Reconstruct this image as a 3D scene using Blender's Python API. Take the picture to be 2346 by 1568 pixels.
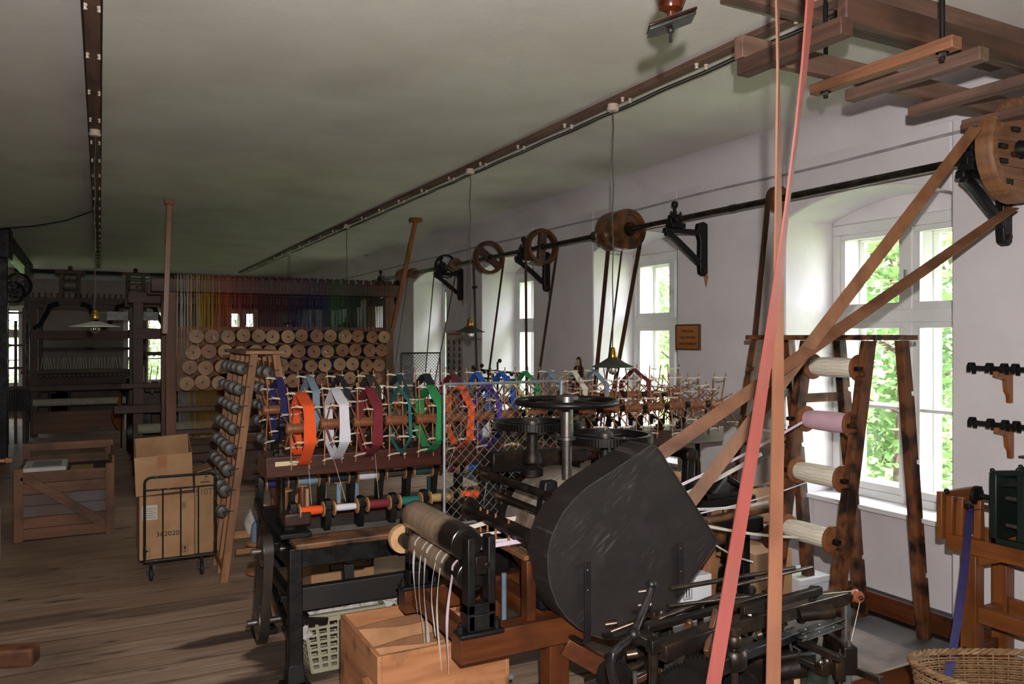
import bpy, math, random
from mathutils import Vector, Matrix, noise as mnoise
R = math.radians
PI = math.pi
rnd = random.Random(7)
scn = bpy.context.scene
for _o in list(bpy.data.objects): bpy.data.objects.remove(_o)
COL = scn.collection

# ------------------------------------------------------------------ camera, world, sun, flash, exposure
YAW = R(27.67); CY, SY = math.cos(YAW), math.sin(YAW)
CAMZ = 1.65; CEIL = 3.05; F = 1800.0; HOR = 772.0
cam_d = bpy.data.cameras.new('camera'); cam = bpy.data.objects.new('camera', cam_d); COL.objects.link(cam)
cam_d.sensor_width = 36; cam_d.lens = 36*F/2346; cam_d.clip_start = .05; cam_d.clip_end = 200
cam_d.shift_y = -(784-HOR)/2346
cam.location = (0, 0, CAMZ); cam.rotation_euler = (R(90), 0, -YAW)
scn.camera = cam

w = bpy.data.worlds.new('World'); scn.world = w; w.use_nodes = True
wn = w.node_tree; wn.nodes.clear()
wo = wn.nodes.new('ShaderNodeOutputWorld'); wb = wn.nodes.new('ShaderNodeBackground')
wb.inputs[0].default_value = (.88, .93, 1.0, 1); wb.inputs[1].default_value = 9.0
wn.links.new(wb.outputs[0], wo.inputs[0])

sd = bpy.data.lights.new('sun', 'SUN'); sun = bpy.data.objects.new('sun', sd); COL.objects.link(sun)
sd.energy = 16; sd.angle = R(1.5); sd.color = (1, .95, .85)
sun.rotation_euler = (R(38), 0, R(-62)); sun.location = (-5, -3, 12)      # comes over the roof, lights the garden

fd = bpy.data.lights.new('camera_flash', 'SPOT'); fl = bpy.data.objects.new('camera_flash', fd); COL.objects.link(fl)
fd.energy = 250; fd.shadow_soft_size = .02; fd.color = (1, .97, .94); fd.spot_size = R(104); fd.spot_blend = .5
fl.location = (.05, -.02, CAMZ+.19); fl.rotation_euler = (R(91), 0, -YAW)   # the photographer's built-in flash

scn.view_settings.view_transform = 'Standard'; scn.view_settings.look = 'None'
scn.view_settings.exposure = 1.15; scn.view_settings.gamma = 1; scn.view_settings.use_curve_mapping = False

# ------------------------------------------------------------------ photo ray helpers (give world points at a known plane)
def ray(x, y):
    t = (x-1173)/F; u = (HOR-y)/F
    return Vector((SY + t*CY, CY - t*SY, u))
def PX(x, y, X): r = ray(x, y); return Vector((0, 0, CAMZ)) + r*(X/r.x)
def PY(x, y, Y): r = ray(x, y); return Vector((0, 0, CAMZ)) + r*(Y/r.y)
def PZ(x, y, z): r = ray(x, y); return Vector((0, 0, CAMZ)) + r*((z-CAMZ)/r.z)

# ------------------------------------------------------------------ mesh builder
def basis(d, up=None):
    d = d.normalized()
    u = Vector(up) if up is not None else (Vector((0, 0, 1)) if abs(d.z) < .9 else Vector((1, 0, 0)))
    s = d.cross(u)
    if s.length < 1e-6: s = d.cross(Vector((1, 0, 0)))
    s.normalize(); u = s.cross(d).normalized()
    return d, s, u
class MB:
    def __init__(self): self.v = []; self.f = []; self.m = []; self.k = 0
    def add(self, vs, fs):
        n = len(self.v); self.v += [Vector(p) for p in vs]
        for f in fs: self.f.append([n+i for i in f]); self.m.append(self.k)
        return self
    def mi(self, k): self.k = k; return self
    def box(self, x0, x1, y0, y1, z0, z1):
        return self.add([(x, y, z) for z in (z0, z1) for y in (y0, y1) for x in (x0, x1)],
            [(0,2,3,1),(4,5,7,6),(0,1,5,4),(2,6,7,3),(0,4,6,2),(1,3,7,5)])
    def bc(self, c, s): return self.box(c[0]-s[0]/2, c[0]+s[0]/2, c[1]-s[1]/2, c[1]+s[1]/2, c[2]-s[2]/2, c[2]+s[2]/2)
    def bar(self, p, q, a, b, up=None, a2=None, b2=None):      # a: side width, b: up thickness
        p, q = Vector(p), Vector(q); d, s, u = basis(q-p, up); a2 = a if a2 is None else a2; b2 = b if b2 is None else b2
        vs = []
        for c, A, B in ((p, a, b), (q, a2, b2)):
            for i, j in ((-1,-1),(1,-1),(1,1),(-1,1)): vs.append(c + s*(i*A/2) + u*(j*B/2))
        return self.add(vs, [(3,2,1,0),(4,5,6,7),(0,1,5,4),(1,2,6,5),(2,3,7,6),(3,0,4,7)])
    def tube(self, pts, r, seg=8, r2=None):
        pts = [Vector(p) for p in pts]; n = len(pts); r2 = r if r2 is None else r2; vs = []
        u = None
        for i, p in enumerate(pts):
            d = (pts[min(i+1, n-1)] - pts[max(i-1, 0)])
            if d.length < 1e-9: d = Vector((0, 0, 1))
            dd, s, uu = basis(d, u); u = uu; rr = r + (r2-r)*i/max(n-1, 1)
            for k in range(seg):
                a = 2*PI*k/seg; vs.append(p + s*math.cos(a)*rr + uu*math.sin(a)*rr)
        fs = [(i*seg+k, i*seg+(k+1)%seg, (i+1)*seg+(k+1)%seg, (i+1)*seg+k) for i in range(n-1) for k in range(seg)]
        fs += [tuple(range(seg))[::-1], tuple((n-1)*seg+k for k in range(seg))]
        return self.add(vs, fs)
    def cyl(self, p, q, r, seg=16, r2=None): return self.tube([p, q], r, seg, r2)
    def lathe(self, o, ax, prof, seg=20, closed=False):       # prof: (distance along axis, radius)
        o = Vector(o); d, s, u = basis(Vector(ax)); vs = []; n = len(prof)
        for t, r in prof:
            for k in range(seg):
                a = 2*PI*k/seg; vs.append(o + d*t + s*math.cos(a)*r + u*math.sin(a)*r)
        m = n if closed else n-1
        fs = [(i*seg+k, i*seg+(k+1)%seg, ((i+1)%n)*seg+(k+1)%seg, ((i+1)%n)*seg+k) for i in range(m) for k in range(seg)]
        if not closed:
            if prof[0][1] > 1e-5: fs.append(tuple(range(seg))[::-1])
            if prof[-1][1] > 1e-5: fs.append(tuple((n-1)*seg+k for k in range(seg)))
        return self.add(vs, fs)
    def ball(self, c, r, seg=12, rings=7, sz=1):
        return self.lathe(c, (0,0,1), [(-math.cos(PI*i/rings)*r*sz, math.sin(PI*i/rings)*r+1e-6) for i in range(rings+1)], seg)
    def prism(self, poly, ext):                                # poly: 3D points, ext: extrusion vector
        n = len(poly); ext = Vector(ext); p = [Vector(a) for a in poly]
        return self.add(p + [a+ext for a in p], [tuple(range(n))[::-1], tuple(range(n, 2*n))] + [(i, (i+1)%n, n+(i+1)%n, n+i) for i in range(n)])
    def strip(self, pts, wv, th=.002, tv=None):                # ribbon along pts; wv: width vector (or one for each point)
        pts = [Vector(p) for p in pts]; n = len(pts); vs = []
        for i, p in enumerate(pts):
            wd = Vector(wv[i]) if isinstance(wv, list) else Vector(wv)
            d = (pts[min(i+1, n-1)]-pts[max(i-1, 0)]); nn = d.cross(wd)
            nn = nn.normalized()*th/2 if nn.length > 1e-9 else Vector((0, 0, th/2))
            vs += [p-wd/2-nn, p+wd/2-nn, p+wd/2+nn, p-wd/2+nn]
        fs = [(i*4+k, i*4+(k+1)%4, (i+1)*4+(k+1)%4, (i+1)*4+k) for i in range(n-1) for k in range(4)]
        fs += [(3,2,1,0), tuple((n-1)*4+k for k in range(4))]
        return self.add(vs, fs)
    def grid(self, nu, nv, fn):
        vs = [fn(i/nu, j/nv) for j in range(nv+1) for i in range(nu+1)]
        return self.add(vs, [(j*(nu+1)+i, j*(nu+1)+i+1, (j+1)*(nu+1)+i+1, (j+1)*(nu+1)+i) for j in range(nv) for i in range(nu)])
    def wobble(self, amp, sc, seed=0):
        for i, p in enumerate(self.v): self.v[i] = p + mnoise.noise_vector(p*sc + Vector((seed*3.1, seed*1.7, 0)))*amp
        return self
    def build(self, name, mat, parent=None, loc=None, bevel=0, seg=2, solid=0, smooth=True, ang=40):
        if loc is None:
            if parent is not None: loc = Vector((0, 0, 0)) + parent_world(parent)
            else:
                xs = [p.x for p in self.v]; ys = [p.y for p in self.v]; zs = [p.z for p in self.v]
                loc = Vector(((min(xs)+max(xs))/2, (min(ys)+max(ys))/2, min(zs)))
        loc = Vector(loc)
        me = bpy.data.meshes.new(name); me.from_pydata([tuple(p-loc) for p in self.v], [], self.f)
        mats = mat if isinstance(mat, (list, tuple)) else [mat]
        for m in mats: me.materials.append(m)
        if len(mats) > 1: me.polygons.foreach_set('material_index', self.m)
        if smooth:
            me.polygons.foreach_set('use_smooth', [True]*len(me.polygons)); me.update()
            me.set_sharp_from_angle(angle=R(ang))
        o = bpy.data.objects.new(name, me); COL.objects.link(o)
        if parent is not None:
            o.parent = parent; o.location = loc - parent_world(parent)
        else: o.location = loc
        if solid:
            md = o.modifiers.new('s', 'SOLIDIFY'); md.thickness = solid
        if bevel:
            md = o.modifiers.new('b', 'BEVEL'); md.width = bevel; md.segments = seg; md.limit_method = 'ANGLE'; md.angle_limit = R(40)
            md.harden_normals = False
        return o
_W = {}
def parent_world(o):
    p = Vector(o.location)
    while o.parent is not None: o = o.parent; p = p + Vector(o.location)
    return p
def tag(o, label, cat, group=None):
    o['label'] = label; o['category'] = cat
    if group: o['group'] = group
    return o
def thing(name, label, cat, loc=(0,0,0), group=None):
    o = bpy.data.objects.new(name, None); COL.objects.link(o); o.location = loc; o.empty_display_size = .05
    return tag(o, label, cat, group)
def struct(o): o['kind'] = 'structure'; return o
def stuff(o): o['kind'] = 'stuff'; return o
def dup(root, loc, label=None, group=None, rot=None, mats=None, scale=None, name=None):
    def cp(o, par):
        c = o.copy(); COL.objects.link(c)
        if par is not None: c.parent = par
        for ch in o.children: cp(ch, c)
        return c
    r = cp(root, None); r.location = loc
    if rot is not None: r.rotation_euler = rot
    if scale is not None: r.scale = scale
    if label: r['label'] = label
    if group: r['group'] = group
    if mats:
        for c in [r]+list(r.children):
            if c.name.split('.')[0] in mats and c.data:
                c.material_slots[0].link = 'OBJECT'; c.material_slots[0].material = mats[c.name.split('.')[0]]
    return r

# ------------------------------------------------------------------ materials
def srgb(c):
    if isinstance(c, str): c = tuple(int(c[i:i+2], 16)/255 for i in (0, 2, 4))
    return tuple(x/12.92 if x <= .04045 else ((x+.055)/1.055)**2.4 for x in c) + (1,)
_M = {}
def mat(name, c1="808080", c2=None, sc=8, st=(1,1,1), rough=.6, metal=0, bump=0, lo=.35, hi=.65, detail=5, spec=.5, dirt=None, dsc=2, dlo=.5, dhi=.75,
        bsc=None, rough2=None, wave=None, alpha=None, transl=0, coat=0):
    if name in _M: return _M[name]
    m = bpy.data.materials.new(name); m.use_nodes = True; nt = m.node_tree; N = nt.nodes; L = nt.links
    b = N['Principled BSDF']; b.inputs['Roughness'].default_value = rough; b.inputs['Metallic'].default_value = metal
    b.inputs['Specular IOR Level'].default_value = spec
    if coat: b.inputs['Coat Weight'].default_value = coat; b.inputs['Coat Roughness'].default_value = .15
    c1 = srgb(c1); b.inputs['Base Color'].default_value = c1
    tc = N.new('ShaderNodeTexCoord'); mp = N.new('ShaderNodeMapping'); L.new(tc.outputs['Object'], mp.inputs[0])
    mp.inputs['Scale'].default_value = (st[0]*sc, st[1]*sc, st[2]*sc)
    no = N.new('ShaderNodeTexNoise'); no.inputs['Scale'].default_value = 1; no.inputs['Detail'].default_value = detail; no.inputs['Roughness'].default_value = .62
    L.new(mp.outputs[0], no.inputs[0]); col = None
    mr = N.new('ShaderNodeMapRange'); mr.inputs['From Min'].default_value = lo; mr.inputs['From Max'].default_value = hi; L.new(no.outputs[0], mr.inputs[0])
    fac = mr.outputs[0]
    if wave:
        wv = N.new('ShaderNodeTexWave'); wv.inputs['Scale'].default_value = wave[1]; wv.bands_direction = wave[0]; wv.inputs['Distortion'].default_value = wave[2] if len(wave) > 2 else 1.0
        wv.inputs['Detail'].default_value = 2; L.new(tc.outputs['Object'], wv.inputs[0])
        mm = N.new('ShaderNodeMath'); mm.operation = 'MULTIPLY'; L.new(fac, mm.inputs[0]); L.new(wv.outputs['Fac'], mm.inputs[1]); fac2 = wv.outputs['Fac']; fac = mm.outputs[0]
    if c2 is not None:
        mx = N.new('ShaderNodeMix'); mx.data_type = 'RGBA'; mx.inputs[6].default_value = c1; mx.inputs[7].default_value = srgb(c2)
        L.new(fac, mx.inputs[0]); col = mx.outputs[2]
    if dirt is not None:
        n2 = N.new('ShaderNodeTexNoise'); n2.inputs['Scale'].default_value = dsc; n2.inputs['Detail'].default_value = 6; L.new(tc.outputs['Object'], n2.inputs[0])
        m2 = N.new('ShaderNodeMapRange'); m2.inputs['From Min'].default_value = dlo; m2.inputs['From Max'].default_value = dhi; L.new(n2.outputs[0], m2.inputs[0])
        mx2 = N.new('ShaderNodeMix'); mx2.data_type = 'RGBA'
        if col is not None: L.new(col, mx2.inputs[6])
        else: mx2.inputs[6].default_value = c1
        mx2.inputs[7].default_value = srgb(dirt); L.new(m2.outputs[0], mx2.inputs[0]); col = mx2.outputs[2]
    if col is not None: L.new(col, b.inputs['Base Color'])
    if rough2 is not None:
        m3 = N.new('ShaderNodeMapRange'); m3.inputs['To Min'].default_value = rough; m3.inputs['To Max'].default_value = rough2
        m3.inputs['From Min'].default_value = .35; m3.inputs['From Max'].default_value = .65; L.new(no.outputs[0], m3.inputs[0]); L.new(m3.outputs[0], b.inputs['Roughness'])
    if bump:
        bp = N.new('ShaderNodeBump'); bp.inputs['Strength'].default_value = bump; bp.inputs['Distance'].default_value = .004
        if wave: L.new(fac2, bp.inputs['Height'])
        elif bsc:
            n4 = N.new('ShaderNodeTexNoise'); n4.inputs['Scale'].default_value = bsc; n4.inputs['Detail'].default_value = 4; L.new(tc.outputs['Object'], n4.inputs[0]); L.new(n4.outputs[0], bp.inputs['Height'])
        else: L.new(no.outputs[0], bp.inputs['Height'])
        L.new(bp.outputs[0], b.inputs['Normal'])
    if transl:
        tr = N.new('ShaderNodeBsdfTranslucent'); ms = N.new('ShaderNodeMixShader'); ms.inputs[0].default_value = transl
        if col is not None: L.new(col, tr.inputs[0])
        else: tr.inputs[0].default_value = c1
        L.new(b.outputs[0], ms.inputs[1]); L.new(tr.outputs[0], ms.inputs[2]); L.new(ms.outputs[0], N['Material Output'].inputs[0])
    _M[name] = m
    return m
ST = {'X': (.06, 1, 1), 'Y': (1, .06, 1), 'Z': (1, 1, .06)}
def wood(kind, ax='X'):
    D = {'dark': ('38241a', '20130d', .45, None), 'old': ('55382a', '34201a', .6, '2a1a12'), 'red': ('7a3f22', '552812', .38, '3a1a0c'),
         'orange': ('94592f', '6f3f1f', .35, '5a2c10'), 'pale': ('c49a72', 'a37850', .6, '6b4a30'), 'crate': ('a06a44', '7a4a2c', .65, '4a2c1c'),
         'box': ('b98258', '96623c', .6, '3a2014'), 'mill': ('755648', '563f34', .7, '4a362e'), 'loom': ('7c5234', '5a3820', .6, '3a2213'),
         'creel': ('6e452a', '4a2a18', .55, '1d0f09'), 'rack': ('b98a68', '94684a', .6, '5c3d28'), 'rail': ('6e4e34', '4d3320', .5, None),
         'bigpulley': ('8a5e3a', '65422a', .55, '38210f'), 'disc': ('d2a87c', 'b78a5e', .6, None), 'spoke': ('a06a46', '7a4a2e', .55, None),
         'hub': ('8f5a38', '6e4028', .4, None), 'ladder': ('85573d', '66432e', .6, '4d2d1c'), 'maho': ('4a2418', '30150d', .35, None)}[kind]
    return mat('wood_%s_%s' % (kind, ax), D[0], D[1], sc=26, st=ST[ax], rough=D[2], bump=.25, dirt=D[3], dsc=3, dlo=.52, dhi=.74)
iron = mat('black_iron', '100f10', '191614', sc=12, rough=.38, metal=.35, rough2=.6, bump=.15, bsc=60)
iron2 = mat('brown_iron', '241b16', '14100d', sc=14, rough=.35, metal=.55, rough2=.6, dirt='4a3220', dsc=9, bump=.15, bsc=50)
steel = mat('steel', '8b8580', '5e5650', sc=20, rough=.28, metal=.9, rough2=.45)
bronze = mat('worn_steel', '54463a', '2e251d', sc=16, rough=.32, metal=.85, dirt='2a1e16', dsc=8)
brass = mat('brass', 'b08a3c', '8a6a2c', sc=10, rough=.28, metal=.95)
shaftm = mat('shaft_steel', '5a5148', '332c26', sc=10, rough=.3, metal=.8, dirt='241d18', dsc=6)
green_iron = mat('green_iron', '1f2b24', '18211c', sc=10, rough=.35, metal=.3, rough2=.5)
white_paint = mat('white_paint', 'd9d7d6', 'cfcccb', sc=4, rough=.45)
porcelain = mat('porcelain', 'c9b9ab', 'b8a698', sc=10, rough=.3)
cord = mat('cotton_cord', 'd8cfc0', 'b9ae9c', sc=60, rough=.9)
black_rubber = mat('rubber', '18181a', rough=.7)
def yarn(name, c, c2=None, ax='X', freq=150, rough=.75):
    return mat('yarn_'+name, c, c2 or c, wave=(ax, freq, .6), bump=.35, rough=rough, lo=.2, hi=.8, sc=6)
# ------------------------------------------------------------------ room shell
XW, XG, XO, YB, YF, XL = 4.2, 4.67, 5.0, 19.06, -3.0, -5.2
def plaster(name, c1, c2, stain):
    m = mat(name, c1, c2, sc=1.3, rough=.9, dirt=stain, dsc=.7, dlo=.55, dhi=.85, bump=.35, bsc=22, spec=.2)
    return m
wall_m = plaster('wall_plaster', 'dcd6d8', 'cfc8ca', 'b9b0b0')
reveal_m = plaster('reveal_plaster', 'e6e4e2', 'dad7d4', 'c8c2be')
ceil_m = plaster('ceiling_plaster', 'd4cfca', 'c8c2bc', 'aea7a1')
NICHES = [(-2.1, -.9), (.32, 1.52), (2.74, 3.94), (5.09, 6.33), (7.51, 8.82), (9.96, 11.23), (12.4, 13.65)]
ARCH0, ARCH1 = 2.46, 2.58
def arch_z(s): return ARCH0 + (ARCH1-ARCH0)*(1-(2*s-1)**2)
w_ = MB(); prev = YF
for a, b in NICHES:
    w_.box(XW, XO, prev, a, -.1, CEIL+.1); prev = b
    n = 14; poly = [(XW, a+(b-a)*i/n, arch_z(i/n)) for i in range(n+1)]
    w_.prism(poly + [(XW, b, CEIL+.1), (XW, a, CEIL+.1)], (XG-XW+.0, 0, 0))
    w_.box(XG, XO, a, b, 2.44, CEIL+.1)
    w_.box(XW+.27, XO, a, b, -.1, .52)
w_.box(XW, XO, prev, YB+.3, -.1, CEIL+.1)
struct(w_.build('wall_right', wall_m, bevel=.012, seg=2))
cv = MB(); n = 8; rr = .2
poly = [(XW+.02, YF, CEIL+.05), (XW+.02, YF, CEIL-rr)] + [(XW-rr+rr*math.cos(PI/2*i/n), YF, CEIL-rr+rr*math.sin(PI/2*i/n)) for i in range(n+1)] + [(XW-rr, YF, CEIL+.05)]
cv.prism(poly, (0, YB-YF, 0)); struct(cv.build('trim_1', wall_m))
# far wall with three windows, left wall, wall behind the camera
BW = [(-2.6, -1.4), (.45, 1.3), (2.6, 3.3)]; BZ0, BZ1 = .6, 2.3
bw = MB(); prev = XL-.3
for a, b in BW:
    bw.box(prev, a, YB, YB+.4, -.1, CEIL+.1); bw.box(a, b, YB, YB+.4, BZ1, CEIL+.1); bw.box(a, b, YB, YB+.4, -.1, BZ0); prev = b
bw.box(prev, XO, YB, YB+.4, -.1, CEIL+.1)
struct(bw.build('wall_back', plaster('wall_plaster_shaded', 'a09492', '948886', '7c7472')))  # wall plaster in a darker tone, the far end's shade put into the colour
lw = MB(); prev = YF
LWIN = []
for a, b in LWIN:
    lw.box(XL-.5, XL, prev, a, -.1, CEIL+.1); lw.box(XL-.5, XL, a, b, 2.4, CEIL+.1); lw.box(XL-.5, XL, a, b, -.1, .6); prev = b
lw.box(XL-.5, XL, prev, YB+.3, -.1, CEIL+.1)
struct(lw.build('wall_left', wall_m))
fw = MB(); fw.box(XL-.5, XO, YF-.3, YF, -.1, CEIL+.1); struct(fw.build('wall_front', wall_m))
ce = MB(); ce.box(XL-.5, XO, YF-.3, YB+.4, CEIL, CEIL+.25); struct(ce.build('ceiling', ceil_m))
rf = MB(); rf.box(XL-1.1, XO+.45, YF-.9, YB+1, CEIL+.25, CEIL+.45); struct(rf.build('roof_slab', iron2))

# plank floor, boards run across the room
fm = bpy.data.materials.new('floor_planks'); fm.use_nodes = True; nt = fm.node_tree; N = nt.nodes; L = nt.links; b = N['Principled BSDF']
tc = N.new('ShaderNodeTexCoord'); sp = N.new('ShaderNodeSeparateXYZ'); L.new(tc.outputs['Object'], sp.inputs[0])
def mth(op, a, bb=None, c=None):
    n = N.new('ShaderNodeMath'); n.operation = op
    for i, v in enumerate((a, bb, c)):
        if v is None: continue
        if isinstance(v, (int, float)): n.inputs[i].default_value = v
        else: L.new(v, n.inputs[i])
    return n.outputs[0]
def mixc(f, a, bb):
    n = N.new('ShaderNodeMix'); n.data_type = 'RGBA'
    for i, v in ((0, f), (6, a), (7, bb)):
        if isinstance(v, (int, float)): n.inputs[i].default_value = v
        elif isinstance(v, tuple): n.inputs[i].default_value = v
        else: L.new(v, n.inputs[i])
    return n.outputs[2]
def rng(v, a, bb, c=0, d=1):
    n = N.new('ShaderNodeMapRange'); L.new(v, n.inputs[0])
    for k, q in zip(('From Min', 'From Max', 'To Min', 'To Max'), (a, bb, c, d)): n.inputs[k].default_value = q
    return n.outputs[0]
def noi(vec, sc, det=4, ro=.6):
    n = N.new('ShaderNodeTexNoise'); L.new(vec, n.inputs[0]); n.inputs['Scale'].default_value = sc; n.inputs['Detail'].default_value = det; n.inputs['Roughness'].default_value = ro
    return n.outputs[0]
def mapn(v, s):
    n = N.new('ShaderNodeMapping'); L.new(v, n.inputs[0]); n.inputs['Scale'].default_value = s; return n.outputs[0]
PW = .21
row = mth('FLOOR', mth('DIVIDE', sp.outputs[1], PW)); fr = mth('FRACT', mth('DIVIDE', sp.outputs[1], PW))
wh = N.new('ShaderNodeTexWhiteNoise'); wh.noise_dimensions = '1D'; L.new(row, wh.inputs['W'])
off = mth('MULTIPLY', wh.outputs[0], 7.0); cmb = N.new('ShaderNodeCombineXYZ'); L.new(mth('ADD', sp.outputs[0], off), cmb.inputs[0]); L.new(sp.outputs[1], cmb.inputs[1])
g = noi(mapn(cmb.outputs[0], (1.6, 30, 1)), 1, 5, .65)
base = mixc(rng(g, .35, .68), srgb('bc9f8a'), srgb('8f735e'))
tone = rng(wh.outputs[0], 0, 1, .0, .5)
base = mixc(tone, base, srgb('8a6e58'))
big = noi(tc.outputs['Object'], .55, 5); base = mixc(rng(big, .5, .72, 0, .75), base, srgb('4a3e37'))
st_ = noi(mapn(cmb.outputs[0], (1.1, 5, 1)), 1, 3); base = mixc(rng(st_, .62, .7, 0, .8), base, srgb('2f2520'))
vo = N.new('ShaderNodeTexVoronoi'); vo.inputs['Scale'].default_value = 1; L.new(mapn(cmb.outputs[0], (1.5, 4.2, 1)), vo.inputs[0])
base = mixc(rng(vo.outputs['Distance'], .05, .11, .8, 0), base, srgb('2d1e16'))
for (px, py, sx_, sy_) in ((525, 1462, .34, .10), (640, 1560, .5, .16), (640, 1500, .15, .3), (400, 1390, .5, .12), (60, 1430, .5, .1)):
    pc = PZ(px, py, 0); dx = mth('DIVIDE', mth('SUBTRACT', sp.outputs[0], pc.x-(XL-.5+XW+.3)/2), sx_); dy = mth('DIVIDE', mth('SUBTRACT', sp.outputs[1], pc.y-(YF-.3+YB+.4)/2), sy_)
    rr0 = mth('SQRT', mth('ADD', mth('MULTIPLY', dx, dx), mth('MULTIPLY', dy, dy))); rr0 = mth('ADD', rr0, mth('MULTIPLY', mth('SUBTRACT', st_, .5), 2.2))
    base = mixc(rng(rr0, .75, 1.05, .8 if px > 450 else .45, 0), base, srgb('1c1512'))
gap = mth('MULTIPLY', mth('LESS_THAN', fr, .022), 1.0)
base = mixc(gap, base, srgb('1a1410'))
L.new(base, b.inputs['Base Color']); b.inputs['Roughness'].default_value = .72; b.inputs['Specular IOR Level'].default_value = .35
bp = N.new('ShaderNodeBump'); bp.inputs['Strength'].default_value = .4; bp.inputs['Distance'].default_value = .004
L.new(mth('SUBTRACT', g, mth('MULTIPLY', gap, 1.5)), bp.inputs['Height']); L.new(bp.outputs[0], b.inputs['Normal'])
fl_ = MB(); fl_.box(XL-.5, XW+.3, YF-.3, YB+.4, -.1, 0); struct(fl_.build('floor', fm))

# oil stains soaked into the boards by the winding machine
oil = mat('oil_stain', '1d1612', '2a1f18', sc=6, rough=.5)
# windows
glass = bpy.data.materials.new('window_glass'); glass.use_nodes = True; nt = glass.node_tree; nt.nodes.clear()
o_ = nt.nodes.new('ShaderNodeOutputMaterial'); t_ = nt.nodes.new('ShaderNodeBsdfTransparent'); g_ = nt.nodes.new('ShaderNodeBsdfGlossy'); g_.inputs['Roughness'].default_value = .02
x_ = nt.nodes.new('ShaderNodeMixShader'); f_ = nt.nodes.new('ShaderNodeLayerWeight'); f_.inputs[0].default_value = .5
p_ = nt.nodes.new('ShaderNodeMath'); p_.operation = 'POWER'; p_.inputs[1].default_value = 5; nt.links.new(f_.outputs['Facing'], p_.inputs[0])
q_ = nt.nodes.new('ShaderNodeMath'); q_.operation = 'MULTIPLY_ADD'; q_.inputs[1].default_value = .3; q_.inputs[2].default_value = .015; nt.links.new(p_.outputs[0], q_.inputs[0])
nt.links.new(q_.outputs[0], x_.inputs[0]); nt.links.new(t_.outputs[0], x_.inputs[1]); nt.links.new(g_.outputs[0], x_.inputs[2]); nt.links.new(x_.outputs[0], o_.inputs[0])
def casement(i, a, b, z0=.55, z1=2.44, x=XG, sgn=1, axis='Y'):
    # frame lies in plane x = const between y=a..b; inner and outer sashes
    def bx(m, u0, u1, z0, z1, d0, d1):
        if axis == 'Y': m.box(x+min(d0*sgn, d1*sgn), x+max(d0*sgn, d1*sgn), u0, u1, z0, z1)
        else: m.box(u0, u1, x+min(d0*sgn, d1*sgn), x+max(d0*sgn, d1*sgn), z0, z1)
    loc = (x, (a+b)/2, z0) if axis == 'Y' else ((a+b)/2, x, z0)
    t = bpy.data.objects.new('window_%d' % i, None); COL.objects.link(t); t.location = loc; struct(t)
    m = MB(); w = b-a; c = (a+b)/2; zt = z0+(z1-z0)*.655
    bx(m, a, b, z1-.07, z1, 0, .26); bx(m, a, b, z0, z0+.05, 0, .26); bx(m, a, a+.06, z0+.05, z1-.07, 0, .26); bx(m, b-.06, b, z0+.05, z1-.07, 0, .26)
    bx(m, a+.06, b-.06, zt-.04, zt+.04, -.012, .06); bx(m, c-.035, c+.035, z0+.05, zt-.04, -.015, .05); bx(m, c-.035, c+.035, zt+.04, z1-.07, -.015, .05)
    bx(m, a+.06, b-.06, zt-.03, zt+.03, .2, .26); bx(m, c-.03, c+.03, z0+.05, zt-.03, .2, .25); bx(m, c-.03, c+.03, zt+.03, z1-.07, .2, .25)
    m.build('window_frame', white_paint, t, bevel=.004)
    zl = z0+.05+(zt-.04-z0-.05)*.5
    for u0, u1 in ((a+.06, c-.035), (c+.035, b-.06)):
        for q0, q1, mid in ((z0+.05, zt-.04, zl), (zt+.04, z1-.07, None)):
            s = MB(); e = .04
            bx(s, u0, u1, q0, q0+e+.01, .01, .045); bx(s, u0, u1, q1-e, q1, .01, .045); bx(s, u0, u0+e, q0+e+.01, q1-e, .01, .045); bx(s, u1-e, u1, q0+e+.01, q1-e, .01, .045)
            if mid: bx(s, u0+e, u1-e, mid-.011, mid+.011, .015, .04)
            for d in (.21,):
                bx(s, u0, u1, q0, q0+e, d, d+.03); bx(s, u0, u1, q1-e, q1, d, d+.03); bx(s, u0, u0+e, q0+e, q1-e, d, d+.03); bx(s, u1-e, u1, q0+e, q1-e, d, d+.03)
                if mid: bx(s, u0+e, u1-e, mid-.011, mid+.011, d, d+.03)
            so = s.build('sash', white_paint, t, bevel=.003)
            g = MB(); bx(g, u0+e, u1-e, q0+e, q1-e, .026, .029); bx(g, u0+e, u1-e, q0+e, q1-e, .224, .227); g.build('pane', glass, so, smooth=False)
        if u0 < c-.2:
            h = MB(); uu = c; bx(h, uu-.008, uu+.008, z0+.42, z0+.5, -.035, -.012); bx(h, uu-.008, uu+.008, zt+.25, zt+.3, -.035, -.012); h.build('latch', mat('latch', 'b0aca6', rough=.3, metal=.6), t)
    sl = MB()
    if axis == 'Y': sl.box(min(x-.26*sgn, x), max(x-.26*sgn, x), a-.0, b+.0, z0-.035, z0-.001); sl.build('window_sill', white_paint, t, bevel=.006)
    else: sl.box(a, b, x-.04, x+.12, z0-.035, z0-.001); sl.build('window_sill', white_paint, t, bevel=.004)
    # portal so that the daylight is sampled well
    pd = bpy.data.lights.new('daylight_portal', 'AREA'); pd.shape = 'RECTANGLE'; pd.size = w; pd.size_y = z1-z0; pd.cycles.is_portal = True
    po = bpy.data.objects.new('daylight_portal', pd); COL.objects.link(po)
    if axis == 'Y': po.location = (x+sgn*.3, c, (z0+z1)/2); po.rotation_euler = (R(90), 0, R(90) if sgn > 0 else R(-90))
    else: po.location = (c, x+.45, (z0+z1)/2); po.rotation_euler = (R(90), 0, R(180))
    return t
k = 1
for a, b in NICHES: casement(k, a+.001, b-.001); k += 1
for a, b in BW: casement(k, a, b, BZ0, BZ1, YB+.12, 1, 'X'); k += 1
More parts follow.
